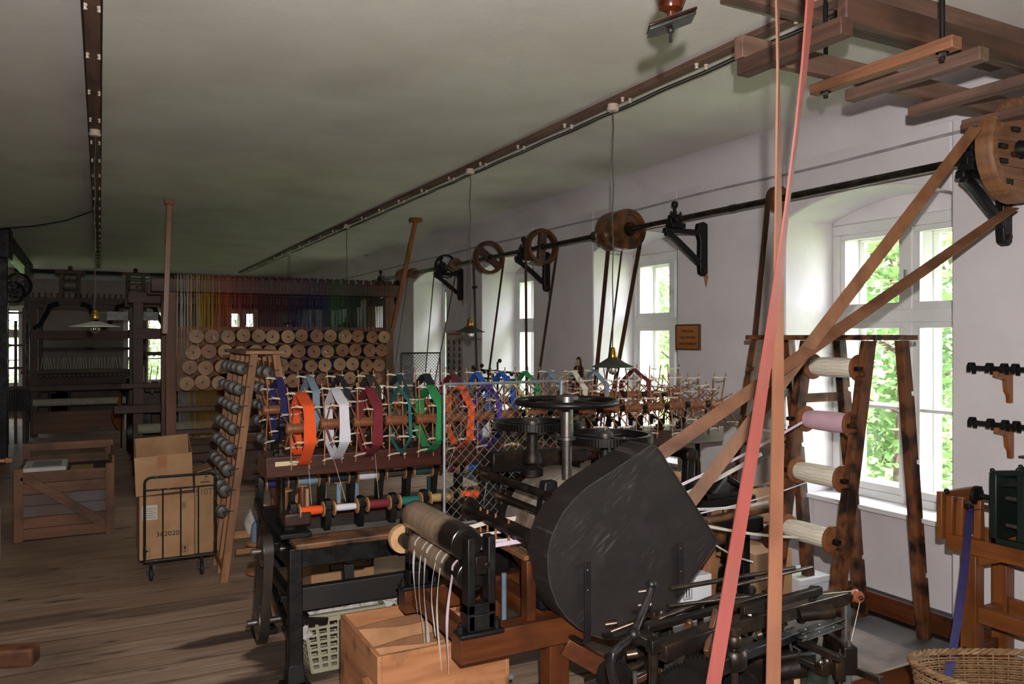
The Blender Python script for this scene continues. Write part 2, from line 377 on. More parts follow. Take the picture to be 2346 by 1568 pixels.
for a, b in LWIN: casement(k, a, b, .6, 2.4, XL-.15, -1); k += 1
# worn cable line along the wall
m = MB(); m.tube([(XW-.008, y, 2.775+.006*math.sin(y*3)) for y in [YF+.2+i*.35 for i in range(60)]], .009, 6); struct(m.build('trim_2', mat('cable_paint', 'b0a8a8', '8d8586', sc=5, rough=.7)))
m = MB(); m.box(-1.2+.0, XW, YB-.03, YB, 2.86, 2.98); struct(m.build('trim_3', mat('pale_trim', '9aa3a8', rough=.6)))
# garden
lawn = mat('lawn', '7f9c50', '688238', sc=3, rough=.9, dirt='909878', dsc=.5)
m = MB(); m.box(XO+.02, 60, -30, 60, -1.0, -.6); m.box(-40, XO+.02, YB+.5, 60, -1.0, -.6); m.box(-60, XL-.55, -30, YB+.5, -1.0, -.6); struct(m.build('ground', lawn))
leaf_ms = [mat('leaf_%d' % i, c, d, sc=1.2, rough=.45, transl=.35) for i, (c, d) in enumerate((('7e9c62', '5c7c44'), ('94ac74', '6e8e50'), ('688c50', '4c703a')))]
bark = mat('bark', '5a4a3a', '3a2e24', sc=20, st=(1, 1, .2), rough=.9, bump=.5)
def tree(x, y, h, r, n, mi, label, seed):
    q = random.Random(seed)
    t = thing('leafy_tree', label, 'tree', (x, y, -.6), 'trees beyond the windows')
    m = MB(); m.tube([(x, y, -.6), (x+.1, y, h*.4), (x, y+.1, h*.8)], .16, 8, .06)
    cl = []
    for i in range(26):
        a = q.uniform(0, 2*PI); zz = q.uniform(.0, 1); rr = r*(.45+.55*q.random())*math.sin(PI*(.22+.72*zz)); c = Vector((x+rr*math.cos(a), y+rr*math.sin(a), h*(.02+.98*zz)-.2)); cl.append(c)
        if i < 12: m.tube([(x, y, c.z*.7), c], .035, 5, .01)
    m.build('trunk', bark, t)
    m = MB()
    for i in range(n):
        c = q.choice(cl); s = r*.34
        p = c + Vector((max(-.5, min(.5, q.gauss(0, s))), max(-.5, min(.5, q.gauss(0, s))), q.gauss(0, s*.75)))
        if p.z < -.5: continue
        L_ = q.uniform(.10, .19); d = Vector((q.gauss(0, 1), q.gauss(0, 1), q.gauss(-.3, .5))).normalized(); up = Vector((q.gauss(0, .6), q.gauss(0, .6), 1)); d, s_, u = basis(d, up)
        m.add([p-d*L_*.5, p+s_*L_*.34-u*L_*.06, p+d*L_*.5, p-s_*L_*.34-u*L_*.06], [(0, 1, 2, 3)])
    m.build('foliage', leaf_ms[mi], t, smooth=False)
TS = [(8.2, 5.9, 4.6, 1.3, 'tree just outside the widest window on the right'), (8.2, 9.6, 4.4, 1.3, 'tree outside the window left of the wooden notice'), (8.2, 13.3, 4.6, 1.3, 'tree outside the second window left of the notice'),
      (12.6, 5.0, 6.0, 1.6, 'tall tree in the second row behind the widest window'), (8.2, 17.0, 4.6, 1.3, 'tree outside the window behind the wire mesh panel'), (8.4, 20.8, 5.4, 1.3, 'farthest tree along the right side of the garden'),
      (12.6, 9.4, 6.2, 1.6, 'tall tree in the second row behind the notice window'), (12.6, 13.8, 6.2, 1.6, 'tall tree in the middle of the second row'), (12.6, 18.2, 6.4, 1.6, 'tall tree far down the garden beyond the small windows'),
      (-2.9, 22.8, 4.2, 1.3, 'tree behind the far left window in the end wall'), (1.0, 23.2, 4.6, 1.3, 'tree behind the middle window in the end wall'), (4.8, 23.2, 4.2, 1.2, 'tree behind the end wall window beside the spool rack')]
for i, (x, y, h, r, lb) in enumerate(TS): tree(x, y, h, r, 6500 if x > 0 and y < 15 else 3500, i % 3, 'sunlit green '+lb, 50+i)
# ------------------------------------------------------------------ ceiling conduits, lamps
cable = mat('black_cable', '1c1a1a', rough=.6)
def conduit(X0, X1, y0, y1, kind, label, side):
    t = thing('cable_board', label, 'cable board', ((X0+X1)/2, (y0+y1)/2, CEIL-.028))
    m = MB(); m.box(X0, X1, y0, y1, CEIL-.028, CEIL); m.build('board', wood(kind, 'Y'), t, bevel=.003)
    xs = (X0+.004, X1-.004) if side == 0 else (X1+.002, X1+.03)
    for xx in xs:
        n = int((y1-y0)/.325); m = MB(); m.tube([(xx, y0+(y1-y0)*i/n, CEIL-.045-(.006 if i % 2 else 0)) for i in range(n+1)], .0045, 5); m.build('cable', cable, t)
    y = y0+.35
    while y < y1:
        for xx in (X0+.012, X1-.012):
            m = MB(); m.lathe((xx, y+rnd.uniform(-.01, .01), CEIL-.028), (0, 0, -1), [(0, .011), (.008, .011), (.011, .007), (.015, .007), (.018, .011), (.024, .009)], 10); m.build('insulator', porcelain, t)
        y += .635
    return t
conduit(-.068, .01, .8, 17.8, 'mill', 'dark brown cable board with paired white insulators, leftmost on the ceiling', 0)
conduit(2.64, 2.715, .8, 17.8, 'mill', 'long wooden cable board along the ceiling nearer the windows', 1)
shade_dark = mat('enamel_dark', '3a4038', '2e332d', sc=8, rough=.4)
shade_pale = mat('enamel_pale', 'c4c4bc', 'aeb0a8', sc=8, rough=.4)
clear = bpy.data.materials.new('bulb_glass'); clear.use_nodes = True; _b = clear.node_tree.nodes['Principled BSDF']
_b.inputs['Transmission Weight'].default_value = 1; _b.inputs['Roughness'].default_value = .02; _b.inputs['IOR'].default_value = 1.25; _b.inputs['Base Color'].default_value = (.95, .95, .95, 1)
def pendant(X, Y, Z, label, shm, flat=False, r=.122, pair=False):
    t = thing('pendant_lamp', label, 'lamp', (X, Y, Z), 'enamel pendant lamps')
    m = MB(); m.lathe((X, Y, CEIL-.028), (0, 0, -1), [(0, .032), (.02, .032), (.022, .036), (.034, .036), (.04, .03)], 20); m.build('ceiling_rose', porcelain, t)
    for dx in ((-.012, .012) if pair else (0,)):
        m = MB(); n = 14; m.tube([(X+dx+.004*math.sin(i*1.7), Y+.003*math.cos(i*2.1), CEIL-.06-(CEIL-.06-Z-.1)*i/n) for i in range(n+1)], .0035, 5); m.build('lamp_cord', mat('lamp_flex', '4a423c', rough=.8), t)
    m = MB(); m.lathe((X, Y, Z+.045), (0, 0, 1), [(0, .032), (.004, .034), (.01, .024), (.035, .024), (.045, .018), (.06, .016), (.068, .006)], 18); m.build('lamp_socket', brass, t)
    m = MB(); h = .03 if flat else .05
    m.lathe((X, Y, Z), (0, 0, 1), [(-.004, r), (0, r+.001), (h*.45, r*.6), (h, .03), (h+.002, .022), (h*.98, .02), (h*.42, r*.58), (-.002, r-.003)], 36, closed=True); m.build('lamp_shade', shm, t)
    m = MB(); m.lathe((X, Y, Z+.03), (0, 0, -1), [(0, .012), (.015, .015), (.035, .028), (.055, .03), (.072, .02), (.08, .001)], 16); m.build('bulb', clear, t)
pendant(2.68, 3.83, 1.475, 'dark enamel pendant lamp hanging lowest, over the bare yarn swifts', shade_dark)
pendant(2.68, 5.85, 1.69, 'dark enamel pendant lamp hanging in front of the white cloth print', shade_dark)
pendant(2.68, 9.48, 1.78, 'dark enamel pendant lamp seen through the coloured warp yarns', shade_dark)
pendant(2.70, 12.9, 1.85, 'farthest dark enamel pendant lamp, behind the big spool rack', shade_dark, pair=True)
pendant(-.03, 5.9, 1.72, 'pale flat enamel pendant lamp hanging at left in front of the loom', shade_pale, True, .15)
m = MB(); m.tube([PZ(210, 485, 3.03), PZ(150, 506, 3.0), PZ(80, 518, 2.98), PZ(0, 524, 2.97), PZ(-60, 520, 2.97)], .008, 6)
tag(m.build('hanging_cable', cable), 'thin black cable sagging under the ceiling at left', 'cable')
m = MB(); pc = mat('conduit_white', 'c9c6c2', rough=.5)
m.tube([PX(932, 645, 4.19), PX(930, 607, 4.19)+Vector((0, 0, .0)), PZ(922, 594, 3.04), PZ(900, 590, 3.04), PZ(835, 585, 3.04), PZ(832, 600, 3.04)], .01, 6)
struct(m.build('trim_4', pc))

# ------------------------------------------------------------------ hanging timber frame at top right
t = thing('hanging_timber_frame', 'frame of brown timber battens hung from the ceiling on threaded rods', 'timber frame', (3.2, 2.05, 2.65))
A = .06
m = MB(); m.box(2.13, XW-.01, 2.205, 2.25, 2.70, 2.785); m.build('long_beam', wood('mill', 'X'), t, bevel=.004)
m = MB(); m.box(2.19, XW-.01, 1.79, 1.83, 2.70, 2.795); m.build('long_beam', wood('old', 'X'), t, bevel=.005)
for i, (X, y0, y1, k, ww, zz) in enumerate(((2.17, 1.77, 2.245, 'old', .06, .06), (2.64, 1.70, 2.32, 'orange', .055, .045), (2.83, 1.72, 2.30, 'mill', .055, .05), (3.28, 1.55, 2.33, 'mill', .055, .045), (3.72, 1.5, 2.36, 'mill', .055, .045))):
    m = MB(); m.box(X-ww/2, X+ww/2, y0, y1, 2.70-zz, 2.6995); m.build('cross_batten', wood(k if k != 'orange' else 'ladder', 'Y'), t, bevel=.004)
for (x, y) in ((2.64, 2.26), (2.64, 1.755)):
    m = MB(); m.cyl((x, y+.0, 2.63), (x, y, 3.05), .009, 10); r_ = m.build('threaded_rod', iron, t)
    m = MB(); m.cyl((x, y, 2.655), (x, y, 2.664), .022, 14); m.cyl((x, y, 2.642), (x, y, 2.655), .014, 6); m.build('nut', steel, r_)
for i, (Y0, z0, x0, k) in enumerate(((2.33, 3.01, 2.2, 'mill'), (2.08, 2.99, 2.6, 'mill'))):
    m = MB(); m.box(x0, XW-.21, Y0, Y0+.07, z0-.02, CEIL); tag(m.build('ceiling_board', wood(k, 'X'), bevel=.004), ('weathered board fixed to the ceiling above the hanging timber frame, farther from the camera', 'brown board on the ceiling in the top right corner')[i], 'board')

# dark hanging fitting at the top edge
cx, cy, cz = 1.286, 1.583, 2.45
t = thing('hanging_ornament', 'dark carved fitting hanging from the ceiling at the top edge', 'ornament', (cx, cy, cz))
dk = mat('dark_varnish', '2a1610', '180c08', sc=14, rough=.2, coat=.5); fwd = Vector((SY, CY, 0)); rgt = Vector((CY, -SY, 0)); up_ = Vector((0, 0, 1))
c = Vector((cx, cy, cz))
def cc(a, b_, d): return c + rgt*a + up_*b_ + fwd*d
m = MB(); m.prism([cc(-.062, -.03, -.05), cc(.055, .012, -.045), cc(.062, .022, .04), cc(-.02, -.004, .06), cc(-.055, -.022, .03)], (0, 0, -.008)); m.build('base_plate', mat('patina', '2c302c', '1c1410', sc=20, rough=.35), t, bevel=.002)
m = MB(); m.prism([cc(-.064, -.03, -.052), cc(.057, .014, -.047), cc(.064, .024, .042), cc(-.02, -.001, .062), cc(-.057, -.02, .032)], (0, 0, .010)); m.build('moulding', dk, t, bevel=.003)
m = MB(); m.lathe(cc(0, .01, 0), (0, 0, 1), [(0, .008), (.015, .012), (.022, .03), (.05, .04), (.08, .03), (.095, .014), (.13, .02), (.2, .024), (.26, .01)], 22); m.build('turned_body', mat('amber_varnish', '4a1e0a', '1c0a05', sc=30, rough=.12, coat=1), t)
m = MB(); m.cyl(cc(.0, -.05, 0), cc(0, .02, 0), .004, 8); m.ball(cc(0, -.02, 0), .009); m.build('pin', iron, t)
m = MB(); m.cyl(cc(0, .25, 0), (cx, cy, CEIL), .005, 8); m.build('hanging_rod', iron, t)

# ------------------------------------------------------------------ line shaft
SX, SZ = 3.9, 2.545
t = thing('line_shaft', 'long steel drive shaft running above the windows', 'drive shaft', (SX, 7, SZ-.02))
m = MB(); m.cyl((SX, 1.9, SZ), (SX, 12.3, SZ), .023, 14); m.build('shaft_rod', shaftm, t)
for y, r, l in ((5.74, .045, .12), (8.9, .03, .06), (4.1, .026, .05)):
    m = MB(); m.lathe((SX, y, SZ), (0, 1, 0), [(0, .02), (.004, r), (l, r), (l+.004, .02)], 16); m.build('shaft_collar', bronze, t)
def bracket(y, label):
    t = thing('shaft_bracket', label, 'bracket', (SX+.1, y, 2.13), 'cast iron shaft brackets')
    def P(x, z): return (x, y-.025, z)
    m = MB(); e = (0, .05, 0)
    m.prism([P(3.79, 2.48), P(3.79, 2.44), P(4.12, 2.44), P(4.12, 2.48)], e)
    n = 7; o = []; i_ = []
    for k in range(n+1):
        s = k/n; a = Vector((3.79+.32*s, y-.02, 2.44-.22*s**1.5-.02*math.sin(PI*s))); o.append(a)
    m.strip(o, (0, .045, 0), .045)
    m.prism([P(4.10, 2.47), P(4.11, 2.53), P(4.16, 2.545), P(XW-.001, 2.53), P(XW-.001, 2.14), P(4.17, 2.12), P(4.13, 2.14), P(4.12, 2.22), P(4.125, 2.40)], e)
    m.build('bracket_arm', iron, t, bevel=.008)
    m = MB(); m.lathe((SX, y-.05, SZ), (0, 1, 0), [(0, .034), (.012, .04), (.088, .04), (.1, .034)], 16); m.bc((SX, y, 2.50), (.13, .08, .035)); m.bc((SX, y, 2.565), (.11, .06, .03))
    for s in (-1, 1): m.cyl((SX+s*.045, y, 2.48), (SX+s*.045, y, 2.61), .007, 8); m.cyl((SX+s*.045, y, 2.585), (SX+s*.045, y, 2.598), .013, 6)
    m.build('bearing', iron, t, bevel=.003)
    m = MB(); m.lathe((SX-.01, y, 2.59), (0, 0, 1), [(0, .02), (.03, .013), (.05, .011), (.052, .018), (.06, .024), (.078, .026), (.092, .02), (.098, .004)], 14); m.build('oil_cup', iron, t)
    m = MB(); m.cyl((4.15, y-.03, 2.165), (4.15, y-.045, 2.165), .014, 6); m.build('bolt', iron2, t)
for y, lb in ((2.43, 'next to the big wooden pulley at right'), (4.74, 'above the wooden notice'), (7.16, 'behind the two-spoked wooden pulley at the second window'), (9.39, 'behind the small iron spoked wheel'), (11.85, 'at the far end of the shaft by the spool rack')):
    bracket(y, 'black cast iron shaft bracket '+lb)
rust = mat('rust_stain', 'b08a62', '8a6240', sc=20, rough=.9)
for y in (4.74, 7.16, 9.39):
    m = MB(); m.prism([(XW-.0015, y-.03, 2.13), (XW-.0015, y+.03, 2.13), (XW-.0015, y+.008, 2.05), (XW-.0015, y-.004, 2.03)], (.001, 0, 0)); struct(m.build('trim_stain', rust))
def ring(y, r, wd, ri, mt, parent, nm='pulley_rim'):
    m = MB(); m.lathe((SX, y-wd/2, SZ), (0, 1, 0), [(0, ri), (0, r-.004), (wd*.25, r), (wd*.75, r), (wd, r-.004), (wd, ri)], 40, closed=True); return m.build(nm, mt, parent)
wp = mat('pulley_wood', '6a4326', '47290f', sc=18, rough=.5, dirt='2c180c', dsc=6)
def spoked(y, r, wd, ang, label, sw=.075):
    t = thing('wooden_pulley', label, 'pulley', (SX, y, SZ-r), 'wooden pulleys on the drive shaft')
    ring(y, r, wd, r-.035, wp, t)
    d = Vector((math.cos(ang), 0, math.sin(ang))); m = MB(); c = Vector((SX, y, SZ)); m.bar(c-d*(r-.03), c+d*(r-.03), .05, sw, up=d.cross(Vector((0, 1, 0)))); m.build('pulley_spoke', wood('old', 'X'), t, bevel=.003)
    m = MB(); m.lathe((SX, y-.04, SZ), (0, 1, 0), [(0, .03), (.08, .03)], 16)
    for s in (-1, 1): m.cyl(c+d.cross(Vector((0, 1, 0)))*.045*s-Vector((0, .03, 0)), c+d.cross(Vector((0, 1, 0)))*.045*s+Vector((0, .03, 0)), .006, 6)
    m.build('pulley_hub', iron2, t)
spoked(6.8, .178, .085, R(85), 'wooden belt pulley with upright plank spoke, largest with open rim')
spoked(8.0, .186, .08, R(-38), 'wooden belt pulley with slanting plank spoke beside the lamp cord')
# solid drum
t = thing('drum_pulley', 'wide dark wooden drum pulley above the third window from the right', 'pulley', (SX, 5.45, SZ-.175))
m = MB(); m.lathe((SX, 5.33, SZ), (0, 1, 0), [(0, .025), (0, .06), (.01, .062), (.01, .12), (.0, .122), (.0, .168), (.02, .174), (.12, .172), (.13, .165), (.14, .172), (.26, .174), (.27, .168), (.27, .03)], 44); m.build('drum', mat('drum_wood', '70461f', '3c2411', sc=14, rough=.3, dirt='1f130b', dsc=5, coat=.3), t)
m = MB(); m.lathe((SX, 5.3, SZ), (0, 1, 0), [(0, .05), (.02, .058), (.03, .058)], 24); m.build('drum_hub', iron2, t)
t = thing('narrow_pulley', 'small dark pulley on the shaft behind the pair of tall crossed belts', 'pulley', (SX, 3.72, SZ-.075)); ring(3.72, .078, .06, .02, wp, t)
t = thing('iron_spoked_wheel', 'small black iron wheel with curved spokes on the shaft', 'pulley', (SX, 9.25, SZ-.15)); ring(9.25, .15, .05, .135, iron, t)
for k in range(4):
    a = k*PI/2+.5; m = MB(); m.tube([Vector((SX, 9.25, SZ))+Vector((math.cos(a+s*.5), 0, math.sin(a+s*.5)))*.142*s for s in (0, .25, .5, .75, 1)], .012, 6, .008); m.build('spoke', iron, t)
t = thing('stepped_pulley', 'brown stepped pulley beside the iron spoked wheel', 'pulley', (SX, 8.95, SZ-.08)); m = MB(); m.lathe((SX, 8.92, SZ), (0, 1, 0), [(0, .02), (0, .08), (.06, .08), (.065, .06), (.12, .06), (.12, .02)], 28); m.build('step', wp, t)
t = thing('turned_pulley', 'pale turned wooden pulley near the far end of the shaft', 'pulley', (SX, 10.75, SZ-.09)); m = MB(); m.lathe((SX, 10.4, SZ), (0, 1, 0), [(0, .02), (0, .07), (.08, .075), (.09, .05), (.3, .05), (.33, .09), (.45, .09), (.48, .06), (.6, .07), (.6, .02)], 28); m.build('turned_wood', wood('loom', 'Y'), t)
# big wooden pulley near the camera, blocks let into the face
t = thing('segmented_wooden_pulley', 'big segmented wooden pulley at the right edge of the photo', 'pulley', (SX, 2.2, SZ-.25))
yp, rp = 2.185, .25
m = MB(); m.lathe((SX, yp, SZ), (0, 1, 0), [(.0, .205), (0, rp-.008), (.008, rp), (.028, rp+.002), (.031, rp-.004), (.055, rp+.002), (.058, rp-.004), (.08, rp), (.088, rp-.01), (.088, .2)], 56, closed=True); m.build('pulley_rim', wood('bigpulley', 'Y'), t)
for k in range(7):
    z0 = SZ-.204+k*.0585; z1 = z0+.0575; zc = max(abs(z0-SZ), abs(z1-SZ)); hw = math.sqrt(max(.204**2-min(abs(z0-SZ), abs(z1-SZ))**2, .0))
    hw = math.sqrt(max(.204**2-zc**2, .002)); m = MB(); m.box(SX-hw, SX+hw, yp+.012+.003*(k % 2), yp+.08, z0, z1); m.build('face_board', wood('bigpulley', 'X'), t, bevel=.002)
for (dx, dz) in ((-.15, .0), (-.15, -.07), (-.11, -.165), (-.05, -.03), (-.05, .09), (.06, .02), (.06, -.1), (.12, .1)):
    m = MB(); m.bc((SX+dx, yp+.008, SZ+dz), (.055, .02, .024)); m.build('clamp_block', iron2, t, bevel=.002)
m = MB(); m.lathe((SX, yp-.03, SZ), (0, 1, 0), [(0, .03), (.05, .05), (.06, .05)], 20); m.build('pulley_hub', iron, t)

# ------------------------------------------------------------------ belts
leather = mat('belt_leather', '875a3b', '6c452b', sc=5, st=(3, 3, .4), rough=.6, dirt='4a2c1a', dsc=3)
tanb = mat('belt_tan', '7e5038', '6c422c', sc=7, st=(2, 2, .3), rough=.6, dirt='5a3622', dsc=4)
redb = mat('belt_red', '84403a', '763831', sc=7, st=(2, 2, .3), rough=.55, dirt='6e443a', dsc=5)
darkb = mat('belt_dark', '5a3a28', '3a2418', sc=6, st=(2, 2, .3), rough=.6, dirt='8a6a3c', dsc=1.2)
def belt(name, pts, wv, mt, label, th=.004): return tag(MB().strip(pts, wv, th).build(name, mt), label, 'belt')
def loopbelt(y, r, zlow, xlow, rlow, label, wd=.045, crossed=False, slope=0):
    up = [Vector((SX+(r+.004)*math.cos(a), y, SZ+(r+.004)*math.sin(a))) for a in [PI*1.02-k*PI*1.04/16 for k in range(17)]]
    lo = [Vector((xlow+rlow*math.cos(a), y+slope, zlow+rlow*math.sin(a))) for a in [-k*PI/8 for k in range(9)]]
    pts = up+lo+[up[0]]
    return belt('drive_belt', pts, (0, wd, 0), darkb, label)
loopbelt(6.8, .178, .80, 3.76, .03, 'brown leather drive belt on the pulley with upright plank spoke')
loopbelt(8.0, .186, .80, 3.80, .035, 'brown leather drive belt on the pulley with slanting plank spoke')
loopbelt(9.25, .15, .95, 3.66, .06, 'thin drive belt on the small iron spoked wheel', .025)
loopbelt(10.9, .09, .9, 3.72, .03, 'thin drive belt at the far end near the spool rack', .02)
loopbelt(3.72, .078, 1.0, 3.66, .04, 'dark drive belt coming down behind the wooden creel frame', .045)
for i, (a, b_, lb) in enumerate((((1393, 575), (1352, 1010), 'left strand'), ((1432, 512), (1372, 1010), 'middle strand'), ((1466, 560), (1385, 1010), 'right strand'))):
    p, q = PY(a[0], a[1], 5.4+.06*(i % 2)), PY(b_[0], b_[1], 5.4+.06*(i % 2)); belt('drive_belt', [p, p*.5+q*.5, q], (0, .055, 0) if i != 1 else (.02, .05, 0), darkb, 'brown leather drive belt, %s hanging from the wide drum pulley' % lb)
# crossed belts of the big pulley, running into the black guard
p1, q1 = PY(2236, 292, 2.2), PY(1566, 1172, 2.62); p2, q2 = PY(2322, 476, 2.2), PY(1450, 1085, 2.62)
n1 = Vector((.0, .058, .0))
def twist(p, q, a0, a1, n=16, wd=.056):
    d = (q-p).normalized(); s = d.cross(Vector((0, 1, 0))).normalized(); y_ = s.cross(d); pts = [p+(q-p)*i/n for i in range(n+1)]
    return pts, [(y_*math.cos(a0+(a1-a0)*i/n)+s*math.sin(a0+(a1-a0)*i/n))*wd for i in range(n+1)]
a_, b_ = twist(p1, q1, R(-15), R(-62)); belt('drive_belt', a_, b_, leather, 'broad leather belt from the top of the big wooden pulley to the black guard', .005)
a_, b_ = twist(p2, q2, R(-10), R(-64)); belt('drive_belt', a_, b_, mat('belt_mid', '7c5238', '603c28', sc=6, rough=.6, dirt='3c2416', dsc=3), 'broad leather belt from the bottom of the big wooden pulley, crossing the other', .005)
# the tall pair of belts in front
def tall(keys, d, mt, label, wd=.036):
    ks = []; n = 40; y0, y1 = keys[0][0], keys[-1][0]; wv = []; pts = []
    for i in range(n+1):
        y = y0+(y1-y0)*i/n
        for a, b_ in zip(keys, keys[1:]):
            if a[0] <= y <= b_[0]+1e-6: s = (y-a[0])/(b_[0]-a[0]); x = a[1]+(b_[1]-a[1])*s; ph = R(a[2]+(b_[2]-a[2])*s); break
        dd = d+(.10 if False else 0); pts.append(Vector((0, 0, CAMZ))+ray(x, y)*dd); wv.append((rgt*math.cos(ph)+fwd*math.sin(ph))*wd)
    return belt('drive_belt', pts, wv, mt, label, .005)
tall([(-530, 1770, 30), (-150, 1778, 55), (0, 1781, 60), (150, 1782, 68), (300, 1783, 58), (480, 1783, 50), (700, 1783, 36), (980, 1782, 20), (1568, 1771, 0), (2000, 1762, 0)], 1.96, tanb, 'tan leather belt hanging straight down in the foreground')
tall([(-530, 1900, 20), (-150, 1868, 40), (0, 1856, 46), (150, 1843, 52), (300, 1825, 60), (480, 1802, 60), (600, 1788, 48), (700, 1775, 38), (980, 1733, 25), (1568, 1634, 0), (2000, 1560, 0)], 1.90, redb, 'red belt slanting down in front of the tan belt')
# ------------------------------------------------------------------ long skein winding machine
t = thing('winding_machine', 'long two-sided yarn winding machine with dark iron frame and wooden rails', 'winding machine', (2.2, 4.13, 0))
def P_(nm, m, mt, bv=0, par=None): return m.build(nm, mt, par or t, bevel=bv)
MX0, MX1, MY0, MY1 = .78, 3.62, 3.74, 4.52
# end frames: two legs with feet and cross braces
for X in (MX0+.03, MX1-.03):
    for Y in (MY0, MY1):
        m = MB(); m.bar((X, Y, .02), (X, Y, .66), .07, .06, up=(0, 1, 0), a2=.06, b2=.05); m.bc((X, Y, .015), (.13, .11, .03)); m.bar((X, Y, .03), (X, Y, .12), .09, .085, up=(0, 1, 0), a2=.07, b2=.06); P_('leg', m, iron, .006)
    m = MB(); m.bar((X, MY0, .60), (X, MY1, .60), .05, .10); m.bar((X, MY0, .40), (X, MY1, .40), .04, .05); m.bar((X, MY0, .2), (X, MY1, .38), .03, .03); P_('end_frame', m, iron, .005)
m = MB(); m.box(MX0, MX1, MY0-.02, MY0+.03, .36, .47); P_('lower_beam', m, mat('black_beam', '1a1716', '241d1a', rough=.55, sc=6), .004)
m = MB(); m.box(MX0, MX1, MY1-.03, MY1+.02, .36, .47); P_('lower_beam', m, iron, .004)
m = MB(); m.box(MX0+.02, MX1, MY0-.02, MY0+.05, .565, .655); P_('front_fascia', m, mat('black_beam'), 0) if False else P_('front_fascia', m, iron, .004)
m = MB(); m.box(MX0+.02, MX1+.02, MY0-.06, MY0+.09, .657, .688); P_('front_rail', m, mat('worn_rail', '8a6040', '5e3c26', sc=22, st=(.08, 1, 1), rough=.45, dirt='241610', dsc=7, dlo=.48, dhi=.66, bump=.3), .008)
m = MB(); m.box(MX0+.02, MX1+.02, MY1-.05, MY1+.09, .657, .688); P_('rear_rail', m, wood('maho', 'X'), .008)
m = MB(); m.box(MX0+.04, MX1, MY0+.2, MY1-.15, .66, .69); P_('table_plate', m, mat('dusty_plate', '5a5048', '3f3833', sc=5, rough=.7), .003)
m = MB(); m.box(MX0+.04, MX1, MY0+.42, MY0+.46, .69, .74); P_('divider_rail', m, wood('maho', 'X'), .003)
m = MB(); m.box(MX0-.06, MX1+.06, 3.98, 4.20, .95, 1.055); P_('middle_beam', m, wood('maho', 'X'), .006)
m = MB(); m.bc((MX0+.04, 3.975, 1.02), (.11, .004, .022)); P_('paper_label', m, mat('cream_label', 'c8b68c', rough=.7))
for X in (MX0+.03, 2.1, MX1-.1):
    m = MB(); m.lathe((X, 4.05, .69), (0, 0, 1), [(0, .035), (.02, .03), (.03, .02), (.2, .018), (.26, .024)], 16)
    P_('post', m, bronze)
    m = MB(); m.lathe((X, 4.05, 1.055), (0, 0, 1), [(0, .018), (.03, .018), (.035, .012), (.05, .012), (.055, .006)], 12); P_('post_cap', m, bronze)
m = MB(); m.box(MX0+.0, MX0+.13, 3.83, 3.91, .735, .80); P_('gear_box', m, mat('machine_brown', '3a221a', '28160f', sc=9, rough=.4), .01)
m = MB(); m.box(MX0-.03, MX0+.12, 3.78, 4.40, .69, .715); m.bar((MX0-.03, 4.4, .76), (MX0-.03, 3.85, .64), .03, .05); m.bar((MX0+.03, 4.05, .74), (MX0+.03, 3.86, .73), .05, .04); P_('head_casting', m, iron, .005)

# pulleys and belt on the left end
for (z, y, r) in ((.62, 3.90, .075), (.24, 4.02, .085)):
    m = MB(); m.lathe((MX0-.10, y, z), (1, 0, 0), [(0, .02), (0, r-.01), (.004, r), (.05, r), (.054, r-.01), (.054, .02)], 26, closed=True); m.cyl((MX0-.14, y, z), (MX0+.03, y, z), .016, 12); P_('drive_wheel', m, steel)
m = MB(); up1 = [Vector((MX0-.072, 3.90+.079*math.cos(a), .62+.079*math.sin(a))) for a in [k*PI/8 for k in range(9)]]; lo1 = [Vector((MX0-.072, 4.02+.089*math.cos(a), .24+.089*math.sin(a))) for a in [PI+k*PI/8 for k in range(9)]]
m.strip(up1+lo1+[up1[0]], (.045, 0, 0), .004); P_('end_belt', m, mat('belt_black', '33281f', '1d1713', sc=6, rough=.5))
m = MB(); m.bar((MX0-.02, 3.83, .40), (MX0+.36, 3.83, .36), .03, .03); m.bar((MX0+.33, 3.86, .34), (MX0+.33, 3.92, .62), .02, .05); m.lathe((MX0+.33, 3.80, .37), (0, 1, 0), [(0, .03), (.04, .03)], 14); P_('linkage', m, iron, .003)
m = MB(); m.lathe((MX0+.08, 3.80, .28), (0, 1, 0), [(0, .03), (.03, .045), (.06, .03)], 14); m.bar((MX0+.0, 3.8, .30), (MX0+.2, 3.8, .27), .02, .03); P_('clutch', m, iron2)
for k in range(4):
    X = MX0+.25+k*.27; m = MB(); m.prism([(X, MY0+.02, .575), (X+.17, MY0+.02, .575), (X+.13, MY0+.02, .545), (X+.03, MY0+.02, .545)], (0, .08, 0)); P_('rail_bracket', m, iron2, .003)

# bobbin prototype -----------------------------------------------------------
fl_m = mat('flange_wood', 'b98a5a', '93683e', sc=20, rough=.5)
def bobbin(c, ax, L, rf, ry, ym, label, cat='bobbin', group=None, name='bobbin', fm=None, th=.007, holes=False, body=None):
    t = thing(name, label, cat, c, group); c = Vector(c); a = Vector(ax).normalized()
    for s in (-1, 1):
        m = MB(); o = c+a*(s*L/2-th/2); m.lathe(o, a, [(0, .008), (0, rf-.002), (th*.3, rf), (th*.7, rf), (th, rf-.002), (th, .008)], 26, closed=True); m.build('flange', fm or fl_m, t)
    m = MB(); n = 9; q = [(-L/2+th/2+.001, .008)]
    for i in range(n+1):
        s = i/n; q.append((-L/2+th/2+.002+(L-th-.004)*s, ry*(1-.16*abs(2*s-1)**4)))
    q.append((L/2-th/2-.001, .008)); m.lathe(c, a, q, 22); m.build('wound_yarn', ym, t)
    m = MB(); m.cyl(c-a*(L/2+.012), c+a*(L/2+.012), .007, 8); m.build('spindle', body or iron, t)
    return t
